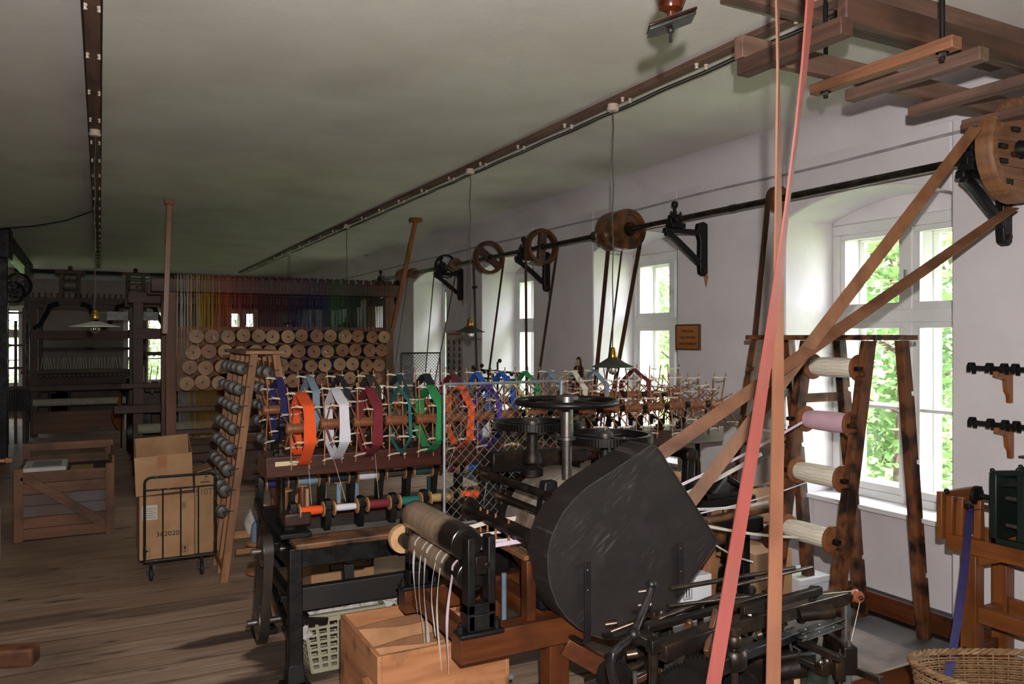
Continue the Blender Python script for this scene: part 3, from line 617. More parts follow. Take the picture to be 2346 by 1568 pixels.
YC = dict(orange=('e8551a', 'd2480f'), white=('d9d4dc', 'c6c0cc'), darkred=('7a1f2a', '641620'), teal=('1f6a62', '185850'), gold=('a8905a', '8f7844'), green=('2a8a4c', '1f743e'),
          navy=('231f5a', '1a1646'), greyblue=('7d8fa0', '6c7f92'), black=('16161e', '20202a'), brown=('3a3026', '2c241c'), dkteal=('173a3c', '102c2e'), maroon=('6a1a2c', '541222'),
          blue=('1f5ab8', '1848a0'), purple=('4a2a86', '3c2070'), yellow=('dfce7a', 'ccb85a'), grey=('8a8a8e', '77777c'), cream=('d8d0c0', 'c8bfae'), ltblue=('8aa0b4', '7890a6'))
def Y_(n, ax='X', freq=150): return yarn(n+ax, YC[n][0], YC[n][1], ax, freq)
fr = ['orange', 'white', 'darkred', 'teal', 'gold', 'orange', 'purple', 'yellow']
SPX = .170; X0s = .915
desc = {'orange': 'bright orange', 'white': 'white', 'darkred': 'dark red', 'teal': 'teal green', 'gold': 'dull gold', 'navy': 'navy blue', 'greyblue': 'grey-blue', 'black': 'black', 'brown': 'dark brown', 'dkteal': 'very dark teal',
        'maroon': 'maroon', 'blue': 'bright blue', 'green': 'green', 'purple': 'purple', 'yellow': 'pale yellow', 'grey': 'grey', 'cream': 'cream', 'ltblue': 'light blue-grey'}
for i, c in enumerate(fr):
    X = X0s+i*SPX
    lab = desc[c]+' bobbin in the front row of the winding machine' + (', behind the wire mesh panel' if i == 5 else '')
    bobbin((X, 3.86, .80), (1, 0, 0), .116, .038, .022 if i != 1 else .017, Y_(c), lab, group='bobbins in the front row')
rr_ = ['navy', 'greyblue', 'black', 'white', 'brown', 'dkteal', 'maroon', 'blue', 'green', 'grey', 'cream', 'brown', 'maroon', 'cream']
for i, c in enumerate(rr_):
    X = .86+i*SPX
    bobbin((X, 4.42, .845), (1, 0, 0), .116, .038, .022, Y_(c), desc[c]+' bobbin in the rear row, '+('left end' if i < 3 else 'middle' if i < 8 else 'right end')+(' part' if i != 0 else ''), group='bobbins in the rear row')
for row, (yy, zz, n) in enumerate(((3.88, .80, 13), (4.44, .845, 15))):
    for i in range(n):
        X = (X0s if row == 0 else .86)+i*SPX-SPX/2
        m = MB(); m.prism([(X-.016, yy-.0, .69), (X-.016, yy+.07, .69), (X-.016, yy+.06, zz+.01), (X-.016, yy+.02, zz+.045), (X-.016, yy-.022, zz+.04), (X-.016, yy-.03, zz)], (.032, 0, 0)); m.lathe((X-.026, yy-.01, zz), (1, 0, 0), [(0, .012), (.01, .02), (.042, .02), (.052, .012)], 12)
        m.build('bobbin_holder', iron, t, bevel=.003)
# bobbins standing on the table plate
for (x, y, ztop, c, lb, rf) in ((655, 1180, 1123, 'hubw', 'brown bobbin standing on the winding machine table, at its left end', .036), (693, 1162, 1111, 'hubw', 'brown bobbin standing farther back beside the tapered stick', .036),
        (743, 1158, 1106, 'grey', 'grey bobbin standing on the machine table, left of three', .03), (776, 1156, 1104, 'ltblue', 'light grey-blue bobbin standing on the table, middle of three', .03), (817, 1148, 1098, 'greyblue', 'slim grey-blue bobbin standing on the table, right of three', .03), (983, 1134, 1087, 'dkteal', 'very dark bobbin standing alone near the wire mesh panel', .03)):
    p = PZ(x, y, .69); d_ = (p.x*SY+p.y*CY); h = (y-ztop)*d_/F
    ymt = wood('hub', 'Z') if c == 'hubw' else Y_(c, 'Z', 110)
    bobbin((p.x, p.y, .69+h/2), (0, 0, 1), h-.006, rf, .014, ymt, lb, group='bobbins standing on the table', body=wood('hub', 'Z'))
p = PZ(703, 1172, .69); m = MB(); m.bar(p, p+Vector((0, 0, .125)), .045, .02, a2=.03, b2=.016); tag(m.build('wooden_wedge', wood('pale', 'Z'), bevel=.002), 'tapered pale wooden stick standing on the machine table', 'stick')

# swifts ---------------------------------------------------------------------
hubm = wood('hub', 'X'); spm = wood('spoke', 'Z')
def swift(X, Y, Z, ang, label, rr=.205, wd=.085):
    t = thing('yarn_swift', label, 'swift', (X, Y, Z), 'swifts on the winding machine'); c = Vector((X, Y, Z))
    m = MB(); m.lathe(c-Vector((.062, 0, 0)), (1, 0, 0), [(0, .010), (0, .02), (.006, .026), (.03, .027), (.034, .023), (.06, .025), (.09, .023), (.094, .027), (.118, .026), (.124, .02), (.124, .01)], 18); m.build('hub', hubm, t)
    tips = {}
    for s in (-1, 1):
        for k in range(6):
            a = ang+k*PI/3+s*.02; d = Vector((0, math.cos(a), math.sin(a))); x = s*wd/2
            e = c+Vector((x*(1.0+rnd.uniform(-.08, .15)), 0, 0))+d*rr; m = MB(); m.tube([c+Vector((x*.85, 0, 0))+d*.018, e], .0042, 6, .0036); m.build('arm', spm, t); tips[s, k] = (c+Vector((x*.85, 0, 0)), e)
    for k in range(6):
        a0, a1 = tips[-1, k]; b0, b1 = tips[1, k]; f = .86+rnd.uniform(-.02, .02); p = a0.lerp(a1, f); q = b0.lerp(b1, f); m = MB(); ex = (q-p)*.13; mid = (p+q)/2-(a1-a0).normalized()*.006
        m.tube([p-ex+Vector((0, 0, -.004)), p, mid, q, q+ex+Vector((0, 0, .005))], .0022, 5); m.tube([p+Vector((0, .002, .006)), mid+Vector((0, 0, .004)), q+Vector((0, .002, .007))], .0018, 5); m.ball(p, .0055, 6, 4); m.ball(q, .0055, 6, 4); m.build('cord', cord, t)
    return t
def skein(X, Y, Z, ang, c, label, r=.178, wd=.045, dx=0.02, thick=.007, tilt=0):
    m = MB(); n = 6; pts = []
    for k in range(6):
        a = ang+k*PI/3; p = Vector((X+dx*(1 if True else 0)+tilt*math.sin(a), Y+r*math.cos(a), Z+r*math.sin(a))); a2 = ang+(k+1)*PI/3; q = Vector((X+dx+tilt*math.sin(a2), Y+r*math.cos(a2), Z+r*math.sin(a2)))
        for s in (0.02, .3, .7, .98): g = p.lerp(q, s); sag = -.004*math.sin(PI*s); pts.append(g+Vector((rnd.uniform(-.0015, .0015), 0, sag)))
    pts.append(pts[0]); wv = [Vector((wd*(1+.10*math.sin(i*1.3)), 0, 0)) for i in range(len(pts))]; wv[-1] = wv[0]
    m.strip(pts, wv, thick); return tag(m.build('yarn_skein', mat('skein_'+c, YC[c][0], YC[c][1], sc=30, rough=.85, bump=.6, wave=('X', 60, 1.5), lo=.1, hi=.9), bevel=.002), label, 'yarn skein', 'skeins stretched on the swifts')
FY, RY, HZ = 3.95, 4.36, 1.215
fs = ['orange', 'white', 'darkred', 'teal', 'green', 'orange', 'purple', 'yellow', None, None, None, None, None, None, None, None, None]
rs = ['navy', 'greyblue', 'black', 'brown', 'dkteal', 'black', 'maroon', 'blue', 'blue', 'green', 'greyblue', 'cream', 'greyblue', None, 'maroon', None, None]
place = ['at the left end', 'second from the left', 'third from the left', 'fourth from the left', 'fifth from the left', 'behind the wire mesh, left part', 'behind the wire mesh, middle', 'behind the wire mesh, right part',
         'behind the gear wheels', 'behind the handwheel rim', 'left of the lamp bulb', 'under the enamel lamp', 'just right of the enamel lamp', 'fourth from the right end', 'third from the right end', 'second from the right end', 'at the right end against the wall']
for i in range(17):
    X = .872+i*SPX; 
    a = R(30+rnd.uniform(-9, 9)) if i > 0 else R(30)
    if i == 0: a = R(18)
    zz = HZ-.005 if i != 0 else HZ-.02
    swift(X, FY, zz, a, 'front row swift '+place[i]+(' under an orange skein' if fs[i] == 'orange' and i == 0 else ''))
    if fs[i]:
        wd = {'orange': .058, 'white': .052, 'darkred': .052, 'teal': .018, 'green': .055, 'purple': .034, 'yellow': .016}[fs[i]]
        if i == 5: wd = .042
        skein(X, FY, zz, a, fs[i], '%s skein on the front row swift %s' % (desc[fs[i]], place[i]), wd=wd, r=.18)
    a = R(30+rnd.uniform(-10, 10)); XR = .835+i*SPX
    swift(XR, RY, HZ+.04, a, 'rear row swift '+place[i])
    if rs[i]: skein(XR, RY, HZ+.04, a, rs[i], '%s skein on the rear row swift %s' % (desc[rs[i]], place[i]), wd=.04 if i not in (3, 5) else .05)
# axle supports under the swifts: curved iron arms on the middle beam
t = bpy.data.objects.get('winding_machine')
for i in range(16):
    for Y, y2, X in ((FY, 4.02, .872+i*SPX+SPX/2), (RY, 4.17, .835+i*SPX+SPX/2)):
        if i == 0 and Y == FY: X = .872-.08
        m = MB(); dy = Y-y2; hz = HZ+(.04 if Y == RY else 0)
        m.tube([(X, y2, 1.055), (X, y2+dy*.1, 1.10), (X, y2+dy*.75, 1.13), (X, Y, hz-.02)], .009, 7, .007); m.lathe((X-.018, Y, hz), (1, 0, 0), [(0, .012), (.004, .02), (.032, .02), (.036, .012)], 14); m.bc((X, y2, 1.062), (.05, .04, .014)); m.build('axle_arm', iron, t)
        m = MB(); m.lathe((X-.01, (Y+y2)/2, 1.11), (1, 0, 0), [(0, .02), (.02, .02)], 12); m.bar((X, (Y+y2)/2, 1.11), (X, (Y+y2)/2, 1.06), .02, .014); m.build('weight', iron2, t)
# yarn ends running down to the bobbins
for (a, b_) in (((.872+SPX, 3.93, 1.04), (X0s+SPX, 3.85, .83)), ((.92+2*SPX, 3.93, 1.05), (X0s+2*SPX, 3.85, .83)), ((1.2+3*SPX, 3.93, 1.05), (X0s+4*SPX, 3.85, .84)), ((.92, 3.95, 1.04), (X0s, 3.85, .83))):
    m = MB(); m.tube([a, b_], .0009, 4); m.build('yarn_end', cord, t)
# ------------------------------------------------------------------ wire mesh panels
def mesh_panel(o, u, v, W, H, s, fm, wm, label, fr=.006, wr=.0014, rot=PI/4):
    o, u, v = Vector(o), Vector(u).normalized(), Vector(v).normalized(); t = thing('wire_mesh_panel', label, 'mesh panel', o)
    m = MB(); c = [o, o+u*W, o+u*W+v*H, o+v*H]
    for i in range(4): m.cyl(c[i], c[(i+1) % 4], fr, 8)
    m.build('panel_frame', fm, t)
    m = MB(); k = -int(H/s)
    nn = u.cross(v)*wr*1.2
    while k*s < W:
        a, b_ = max(0, k*s), min(W, k*s+H)
        if b_ > a: m.tube([o+u*a+v*(a-k*s)+nn, o+u*b_+v*(b_-k*s)+nn], wr, 4)
        a2, b2 = max(0, k*s), min(W, k*s+H)
        if b2 > a2: m.tube([o+u*a2+v*(H-(a2-k*s))-nn, o+u*b2+v*(H-(b2-k*s))-nn], wr, 4)
        k += 1
    m.build('wire_mesh', wm, t)
    for q in (o, o+u*W) if o.z > .9 else ():
        m = MB(); m.box(q.x-.012, q.x+.012, q.y-.012, q.y+.012, 0, o.z); m.build('leg', fm, t)
    return t
galv = mat('galvanised', '8d8f92', '76787c', sc=20, rough=.45, metal=.5)
mesh_panel((1.375, 3.28, .80), (1, 0, 0), (0, 0, 1), .615, .635, .047, galv, mat('wire', '8f8d88', '6f6c66', sc=30, rough=.4, metal=.6), 'grey framed diamond mesh guard in front of the orange skeins', .007, .0016)
mesh_panel((3.57, 10.0, .91), (1, 0, 0), (0, 0, 1), .56, .52, .045, mat('frame_dark', '3a3632', rough=.5, metal=.4), mat('wire_dark', '3f3b36', rough=.5, metal=.5), 'dark diamond mesh panel beside the big spool rack', .01, .003)

# ------------------------------------------------------------------ ribbon calender machine
t = thing('calender_machine', 'ribbon calender with steel rollers, gears and an iron and timber frame', 'calender machine', (1.9, 3.0, 0))
def Q(nm, m, mt, bv=0, par=None): return m.build(nm, mt, par or t, bevel=bv)
rw = mat('frame_timber', '623418', '44200e', sc=22, st=(.06, 1, 1), rough=.38, dirt='24120a', dsc=4, dlo=.5, dhi=.72, bump=.2)
rwY = mat('frame_timber_y', '623418', '44200e', sc=22, st=(1, .06, 1), rough=.38, dirt='24120a', dsc=4, dlo=.5, dhi=.72, bump=.2)
rwZ = mat('frame_timber_z', '623418', '44200e', sc=22, st=(1, 1, .06), rough=.38, dirt='24120a', dsc=4, dlo=.5, dhi=.72, bump=.2)
for y, x1 in ((2.70, 2.12), (3.30, 2.5)):
    m = MB(); m.box(1.18, x1, y-.045, y+.045, .435, .54); Q('long_beam', m, rw, .004)
m = MB(); m.box(1.60, 1.70, 2.70, 3.30, .45, .52); Q('cross_beam', m, rwY, .004)
m = MB(); m.box(1.21, 1.26, 2.745, 3.255, .47, .545); Q('cross_beam', m, rwY, .004)
for (x, y) in ((1.62, 2.72), (1.62, 3.28), (2.4, 3.28)):
    m = MB(); m.box(x-.045, x+.045, y-.04, y+.04, 0, .435); Q('leg', m, rwZ, .004)
m = MB(); m.bar((1.64, 2.68, .42), (2.1, 2.5, .12), .05, .07); m.bar((1.66, 3.0, .45), (2.2, 2.94, .22), .05, .07); Q('brace', m, rw, .003)
# iron stands and rollers
RX = 1.255
for y, s in ((2.66, -1), (3.28, 1)):
    m = MB()
    for dx in (-.042, .042): m.box(RX+dx-.016, RX+dx+.016, y-.028, y+.028, .56, .905)
    m.box(RX-.058, RX+.058, y-.028, y+.028, .62, .66); m.bc((RX, y, .548), (.18, .08, .016)); m.box(RX-.055, RX+.055, y-.028, y+.028, .556, .62)
    Q('roller_stand', m, iron, .005)
    m = MB(); m.cyl((RX+.02, y-.035, .80), (RX+.02, y+.03, .80), .013, 12); m.bc((RX, y, .80), (.05, .05, .07)); Q('bearing_block', m, iron2, .004)
    for dx in (-.075, .075):
        m = MB(); m.cyl((RX+dx, y, .55), (RX+dx, y, .578), .014, 6); m.cyl((RX+dx, y, .578), (RX+dx, y, .59), .007, 8); Q('bolt', m, iron)
rm = bpy.data.materials.new('roller_steel'); rm.use_nodes = True; nt = rm.node_tree; N = nt.nodes; L = nt.links; b = N['Principled BSDF']; b.inputs['Metallic'].default_value = .25; b.inputs['Roughness'].default_value = .3
tc = N.new('ShaderNodeTexCoord'); sp = N.new('ShaderNodeSeparateXYZ'); L.new(tc.outputs['Object'], sp.inputs[0])
nz = noi(mapn(tc.outputs['Object'], (3, 60, 3)), 1, 4); e1 = mth('ABSOLUTE', mth('SUBTRACT', sp.outputs[1], .04)); e1 = mth('ADD', e1, mth('MULTIPLY', mth('SUBTRACT', noi(tc.outputs['Object'], 9, 3), .5), .12))
base = mixc(rng(nz, .3, .7), srgb('a8917a'), srgb('8a745c')); base = mixc(rng(e1, .15, .215), base, srgb('1c1613')); L.new(base, b.inputs['Base Color'])
for z, r, dx, y0, y1 in ((.868, .064, -.03, 2.69, 3.25), (.742, .060, -.01, 2.69, 3.25)):
    m = MB(); m.lathe((RX+dx, y0, z), (0, 1, 0), [(-.04, .02), (0, .02), (0, r-.008), (.004, r-.004), (.012, r-.004), (.014, r), (y1-y0, r), (y1-y0+.01, r-.01), (y1-y0+.01, .02), (y1-y0+.05, .02)], 48); m.build('roller', rm, t)
m = MB(); m.lathe((RX-.06, 3.31, .75), (0, 1, 0), [(0, .02), (0, .062), (.022, .065), (.04, .062), (.04, .02)], 30); Q('end_pulley', m, wood('disc', 'Y'))
m = MB(); m.cyl((RX-.06, 3.25, .75), (RX-.06, 3.36, .75), .03, 16); Q('end_shaft', m, iron)
# thread guide with pegs
m = MB(); m.box(1.47, 1.52, 2.70, 3.2, .772, .79); Q('guide_board', m, wood('loom', 'Y'), .002)
m = MB(); m.box(1.475, 1.515, 2.685, 2.735, .53, .772); Q('guide_post', m, rwZ, .003)
m = MB(); m.box(1.475, 1.515, 3.15, 3.2, .53, .772); Q('guide_post', m, rwZ, .003)
for y in (2.86, 2.98, 3.06, 3.13): m = MB(); m.cyl((1.485, y, .79), (1.485, y, .90), .005, 8); Q('peg', m, wood('spoke', 'Z'))
m = MB(); m.cyl((1.56, 3.05, 0), (1.56, 3.05, .62), .012, 10); m.cyl((1.54, 3.05, .16), (1.6, 3.05, .16), .012, 8); Q('grey_rod', m, mat('grey_blue_paint', '6f7f8f', '596979', sc=12, rough=.4))
# drum with pale bands, cross shafts, gear box
dm = mat('cloth_drum', 'b3a596', '94857a', sc=4, st=(1, 26, 1), rough=.75, dirt='5a3a28', dsc=5, dlo=.55, dhi=.7)
m = MB(); m.lathe((1.9, 2.83, .78), (0, 1, 0), [(0, .03), (0, .255), (.06, .262), (.06, .27), (.30, .27), (.31, .262), (.37, .262), (.38, .255), (.38, .03)], 56); Q('cloth_drum', m, dm)
for y, r in ((2.80, .275), (3.23, .275)):
    m = MB(); m.lathe((1.9, y, .78), (0, 1, 0), [(0, .2), (0, r), (.02, r), (.02, .2)], 48, closed=True); Q('drum_ring', m, bronze)
for x, z, r in ((1.58, 1.015, .018), (1.50, .86, .03), (1.66, .90, .02)):
    m = MB(); m.cyl((x, 3.30, z), (x, 2.70, z), r, 16); m.lathe((x, 3.27, z), (0, 1, 0), [(0, .02), (.0, r+.018), (.05, r+.022), (.07, r+.01)], 18); Q('cross_shaft', m, bronze if r < .025 else iron2)
for y in (3.29, 2.76):
    m = MB(); m.prism([(1.58, y, .54), (1.72, y, .54), (1.68, y, .75), (1.66, y, 1.06), (1.60, y, 1.06), (1.56, y, .80)], (0, .05, 0)); Q('side_frame', m, iron, .008)
m = MB(); m.box(1.60, 1.95, 3.24, 3.36, 1.02, 1.115); m.box(1.97, 2.12, 3.24, 3.36, 1.04, 1.10); Q('gear_housing', m, iron2, .008)
# horizontal gears on upright shafts
gm = mat('gear_iron', '2a2624', '1a1716', sc=20, rough=.3, metal=.7, rough2=.5)
def gear(nm, x, y, z, r, h, teeth, ns=4):
    m = MB(); m.lathe((x, y, z), (0, 0, 1), [(0, r-.018), (0, r-.006), (h, r-.006), (h, r-.018)], 72, closed=True)
    for i in range(teeth):
        a = 2*PI*i/teeth; d = Vector((math.cos(a), math.sin(a), 0)); s = Vector((-d.y, d.x, 0)); c = Vector((x, y, z+h/2))+d*(r-.003); w0 = 2*PI*r/teeth
        pts = [c+d*.009+s*w0*.16-Vector((0, 0, h/2)), c+d*.009-s*w0*.16-Vector((0, 0, h/2)), c-d*.005-s*w0*.3-Vector((0, 0, h/2)), c-d*.005+s*w0*.3-Vector((0, 0, h/2))]; m.prism(pts, (0, 0, h))
    g = m.build('gear_wheel', gm, t, smooth=True)
    m = MB(); m.lathe((x, y, z-.005), (0, 0, 1), [(0, .03), (.02, .036), (h+.006, .036), (h+.012, .028), (h+.022, .012), (h+.03, .012)], 24); m.build('gear_hub', steel, g)
    for k in range(ns):
        a = k*2*PI/ns+.4; d = Vector((math.cos(a), math.sin(a), 0)); m = MB(); m.bar(Vector((x, y, z+h*.45))+d*.03, Vector((x, y, z+h*.45))+d*(r-.012), .028, .012, up=(0, 0, 1)); m.build('gear_spoke', gm, g, bevel=.002)
gear('g3', 2.043, 2.98, 1.172, .212, .036, 92)
gear('g1', 1.74, 3.12, 1.235, .172, .032, 76)
gear('g2', 1.92, 3.24, 1.215, .135, .03, 60)
m = MB(); m.lathe((1.807, 2.93, 0), (0, 0, 1), [(1.362, .04), (1.366, .05), (1.39, .05), (1.394, .03), (1.402, .014)], 24); Q('handwheel_hub', m, steel)
m = MB(); c = Vector((1.807, 2.93, 1.365)); pts = [c+Vector((.215*math.cos(a), .215*math.sin(a), 0)) for a in [2*PI*i/60 for i in range(61)]]; m.tube(pts, .0135, 12); Q('handwheel_rim', m, gm)
for k in range(4): a = k*PI/2+.35; d = Vector((math.cos(a), math.sin(a), 0)); m = MB(); m.bar(c+d*.03+Vector((0, 0, .006)), c+d*.205, .03, .012, up=(0, 0, 1), a2=.02); Q('handwheel_spoke', m, gm, .003)
m = MB(); m.lathe((1.807, 2.93, 1.0), (0, 0, 1), [(0, .022), (.09, .022), (.14, .022), (.2, .026), (.2, .04), (.212, .04), (.214, .028), (.36, .028)], 22); Q('upright_shaft', m, steel)
m = MB(); m.lathe((1.74, 3.12, 1.02), (0, 0, 1), [(0, .05), (.03, .05), (.05, .03), (.06, .042), (.09, .042), (.11, .026), (.2, .024), (.22, .026)], 20); Q('upright_shaft', m, iron2)
m = MB(); m.lathe((2.043, 2.98, .94), (0, 0, 1), [(0, .03), (.24, .022)], 16); Q('upright_shaft', m, iron)
# ribbons
rib = mat('ribbon_white', 'd6cfd0', 'c6bebe', sc=60, rough=.7); rib2 = mat('ribbon_cream', 'd8cdbf', 'c4b7a6', sc=60, rough=.7); ribp = mat('ribbon_pinkish', 'd9c6d2', 'cbb6c4', sc=60, rough=.7)
def ribbon(pts, wv, mt, label, th=.0012): return tag(MB().strip(pts, wv, th).build('ribbon', mt), label, 'ribbon', 'ribbons running through the calender')
ys = [3.16, 3.07, 3.02, 2.92, 2.86, 2.76]; ln = [.30, .40, .385, .32, .43, .41]; wds = [.012, .007, .018, .007, .010, .014]
for i, (y, l, wd) in enumerate(zip(ys, ln, wds)):
    cx0, cz, r = RX-.01, .742, .0625; pts = [Vector((cx0+r*math.cos(a), y, cz+r*math.sin(a))) for a in [R(60)+k*R(13) for k in range(8)]]
    xe, ze = pts[-1].x, pts[-1].z
    for k in range(1, 12):
        s = k/11; pts.append(Vector((xe-.012*math.sin(s*4)-.004*i*s, y+.012*math.sin(s*3+i)*(1 if i in (1, 2, 5) else -1), ze-l*s)))
    wv = [Vector((0, wd, 0)) if k < 9 else Vector((.35*wd*math.sin(k*.5+i), wd*.95, 0)) for k in range(len(pts))]
    ribbon(pts, wv, (rib, rib2, rib, rib, rib2, ribp)[i], '%s ribbon hanging off the lower steel roller, %s' % (('thin grey-white', 'narrow cream', 'twisted white', 'very narrow white', 'narrow pale', 'lilac-tinted wide')[i], ('farthest from the camera', 'second from the far end', 'third from the far end', 'third from the near end', 'second from the near end', 'nearest the camera')[i]))
for i, (y, z, wd, mt) in enumerate(((3.1, .835, .02, rib2), (3.0, .815, .012, rib), (2.94, .795, .012, rib), (2.84, .81, .018, ribp))):
    ribbon([(RX+.04, y, .806), (1.50, y, z), (1.72, y-.02, z+.01)], (0, .0, wd), mt, '%s ribbon stretched between the rollers and the black guard, %s' % (('cream', 'white', 'thin white', 'lilac-tinted')[i], ('topmost', 'second from top', 'third from top', 'lowest and nearest')[i]))
# the black sheet guard
ol = [(840,128), (868,112), (895,118), (915,140), (1240,645), (1275,705), (1284,735), (1265,765), (1085,1030), (1020,1130), (950,1200), (860,1265), (760,1315), (650,1348), (560,1345), (480,1320), (400,1275), (320,1205), (262,1120), (222,1010), (205,900), (208,800), (225,710), (262,620), (310,535), (375,455), (460,378), (640,262)]
fp = [PY(1180+a/2.783, 980+b_/2.783, 2.56) for a, b_ in ol]
gd = mat('black_sheet', '28211f', '1d1918', sc=5, rough=.5, metal=0, spec=.35, rough2=.65, dirt='2e2a2a', dsc=9, dlo=.55, dhi=.8, bump=.1, bsc=30)
nt = gd.node_tree; N = nt.nodes; L = nt.links
tc = N.new('ShaderNodeTexCoord'); mp = N.new('ShaderNodeMapping'); mp.inputs['Rotation'].default_value = (0, R(40), 0); L.new(tc.outputs['Object'], mp.inputs[0])
ns_ = noi(mapn(mp.outputs[0], (9, 1, 80)), 1, 4, .7); msk = noi(tc.outputs['Object'], 3, 3)
b = N['Principled BSDF']; old = b.inputs['Base Color'].links[0].from_socket
L.new(mixc(mth('MULTIPLY', rng(ns_, .55, .8), rng(msk, .45, .62, 0, .55)), old, srgb('8a7e7c')), b.inputs['Base Color'])
gt = thing('sheet_metal_guard', 'large black sheet metal guard with a pointed right side', 'guard', (2.1, 2.6, .5))
m = MB(); m.prism(fp, (0, .004, 0)); m.build('guard_face', gd, gt, smooth=False)
m = MB(); cpt = fp+[fp[0]]; m.strip([p+Vector((0, .075, 0)) for p in cpt], (0, .155, 0), .005); m.build('guard_rim', gd, gt)
m = MB(); m.strip([p+Vector((0, -.002, 0)) for p in cpt], (0, .006, 0), .003); m.build('rolled_edge', mat('edge_steel', '6a6466', '4a4648', sc=20, rough=.35, metal=.6), gt)
st_m = mat('strap', '2b2829', '1e1c1d', rough=.4, metal=.4, sc=10)
a0, a1 = PY(1346, 1290, 2.545), PY(1346, 1480, 2.545)
m = MB(); zb = a1.z; yv = 2.545
m.strip([a0, Vector((a0.x, yv, zb+.04)), Vector((a0.x, yv+.006, zb+.012)), Vector((a0.x, yv+.03, zb)), Vector((a0.x-.02, 2.9, zb+.0))], (.028, 0, 0), .008); m.build('bracket_strap', st_m, gt, bevel=.001)
for y in (1307, 1353): p = PY(1346, y, 2.54); m = MB(); m.ball(p, .005, 8, 5); m.build('rivet', steel, gt)
a0, a1 = PY(1560, 1245, 2.545), PY(1560, 1360, 2.545); a2 = PY(1530, 1385, 2.6)
m = MB(); m.strip([a0, a1, a2, a2+Vector((-.02, .25, -.03))], (.028, 0, 0), .008); m.build('bracket_strap', st_m, gt, bevel=.001)
for y in (1257, 1310): p = PY(1560, y, 2.54); m = MB(); m.ball(p, .004, 8, 5); m.build('rivet', steel, gt)

# wooden box with compartments under the ribbons
t = thing('ribbon_box', 'open wooden box with thin partitions catching the ribbons', 'wooden box', (1.2, 3.12, 0))
bm_ = mat('box_wood', 'b98058', '96613d', sc=16, st=(.1, 1, 1), rough=.55, dirt='2c170e', dsc=4, dlo=.56, dhi=.72, bump=.25)
bmY = mat('box_wood_y', 'b98058', '96613d', sc=16, st=(1, .1, 1), rough=.55, dirt='2c170e', dsc=5, dlo=.52, dhi=.66, bump=.25)
bx0, bx1, by0, by1, bh = .945, 1.47, 2.86, 3.38, .44
m = MB(); m.box(bx0, bx1, by0, by0+.018, .14, bh); m.box(bx0, bx1, by0, by0+.018, .0, .14); m.build('front_panel', bm_, t, bevel=.002)
m = MB(); m.box(bx0, bx1, by1-.018, by1, 0, bh); m.build('back_panel', bm_, t, bevel=.002)
m = MB(); m.box(bx0-.018, bx0, by0, by1, 0, bh); m.build('side_panel', bmY, t, bevel=.003)
m = MB(); m.box(bx1, bx1+.018, by0, by1, 0, bh); m.build('side_panel', bmY, t, bevel=.003)
m = MB(); m.box(bx0, bx1, by0+.018, by1-.018, 0, .015); m.build('bottom', bm_, t)
for k in range(4): bh_k = (.42, .40, .425, .41)[k]; y = by0+.018+(k+1)*.105; m = MB(); m.grid(12, 1, lambda u, v, y=y: Vector((bx0+(bx1-bx0)*u, y+.004*math.sin(u*9+y*40), .02+(bh_k-.025+.008*math.sin(u*7+y*30))*v))); m.build('partition', (mat('cardboard_thin', 'b0805a', '9a6a46', sc=8, rough=.8), mat('cardboard_thin2', '8a5e3e', '744c30', sc=8, rough=.8))[k % 2], t, solid=.006)
m = MB(); m.box(bx0-.05, bx0-.02, by0+.0, by0+.10, .30, .33); m.box(bx0-.05, bx0-.02, by0+.02, by0+.05, .22, .30); m.box(bx0-.05, bx0-.02, by0+.0, by0+.10, .19, .22); m.build('handle', wood('box', 'Y'), t, bevel=.004)
# laundry basket with wool waste
t = thing('laundry_basket', 'pale green plastic basket with square holes under the winding machine', 'basket', (1.1, 3.95, 0))
pl = mat('basket_plastic', 'a39e86', '97927a', sc=5, rough=.45)
def bk(a, z):   # a: perimeter point 0..1, tapered
    g = (.74+.26*(z/.30)); hx, hy = .20*g, .14*g; P4 = [(-hx, -hy), (hx, -hy), (hx, hy), (-hx, hy)]; s = a*4; i = int(s) % 4; f = s-int(s); p, q = P4[i], P4[(i+1) % 4]; return Vector((1.07+p[0]+(q[0]-p[0])*f, 3.96+p[1]+(q[1]-p[1])*f, z))
m = MB()
for side in range(4):
    nc = 7 if side % 2 == 0 else 5
    for j in range(8): z = .012+j*.0365; m.bar(bk(side/4+.001, z), bk((side+1)/4-.001, z), .005, .012 if j not in (0, 7) else .022, up=(0, 0, 1))
    for i in range(nc+1): a = side/4+.25*i/nc*.999; m.bar(bk(a, .005), bk(a, .285), .005, .016, up=(bk(side/4+.2, .1)-bk(side/4+.05, .1)))
m.bar(bk(0, .292), bk(.2499, .292), .024, .014); m.bar(bk(.25, .292), bk(.4999, .292), .024, .014); m.bar(bk(.5, .292), bk(.7499, .292), .024, .014); m.bar(bk(.75, .292), bk(.9999, .292), .024, .014)
m.box(.92, 1.22, 3.86, 4.06, 0, .008); m.build('basket_body', pl, t)
wool = mat('wool_waste', 'cfc8c2', 'a39c98', sc=28, rough=.95, bump=1.0, lo=.3, hi=.7)
m = MB(); m.grid(46, 30, lambda u, v: Vector((.86+.54*u, 3.84+.3*v, .275+.10*math.sin(PI*u)*math.sin(PI*v)+.03*mnoise.noise(Vector((u*13, v*9, 0)))+.015*mnoise.noise(Vector((u*34, v*22, 3))))))
m.mi(0); [m.tube([Vector((.87+.02*k, 3.83, .29)), Vector((.85+.02*k, 3.81, .25)), Vector((.86+.02*k, 3.815, .20)), Vector((.88+.02*k, 3.81, .22))], .008, 6) for k in range(2)]
tag(stuff(m.build('wool_waste', wool, solid=.01)), 'heap of off-white wool waste piled on the plastic basket', 'wool waste')
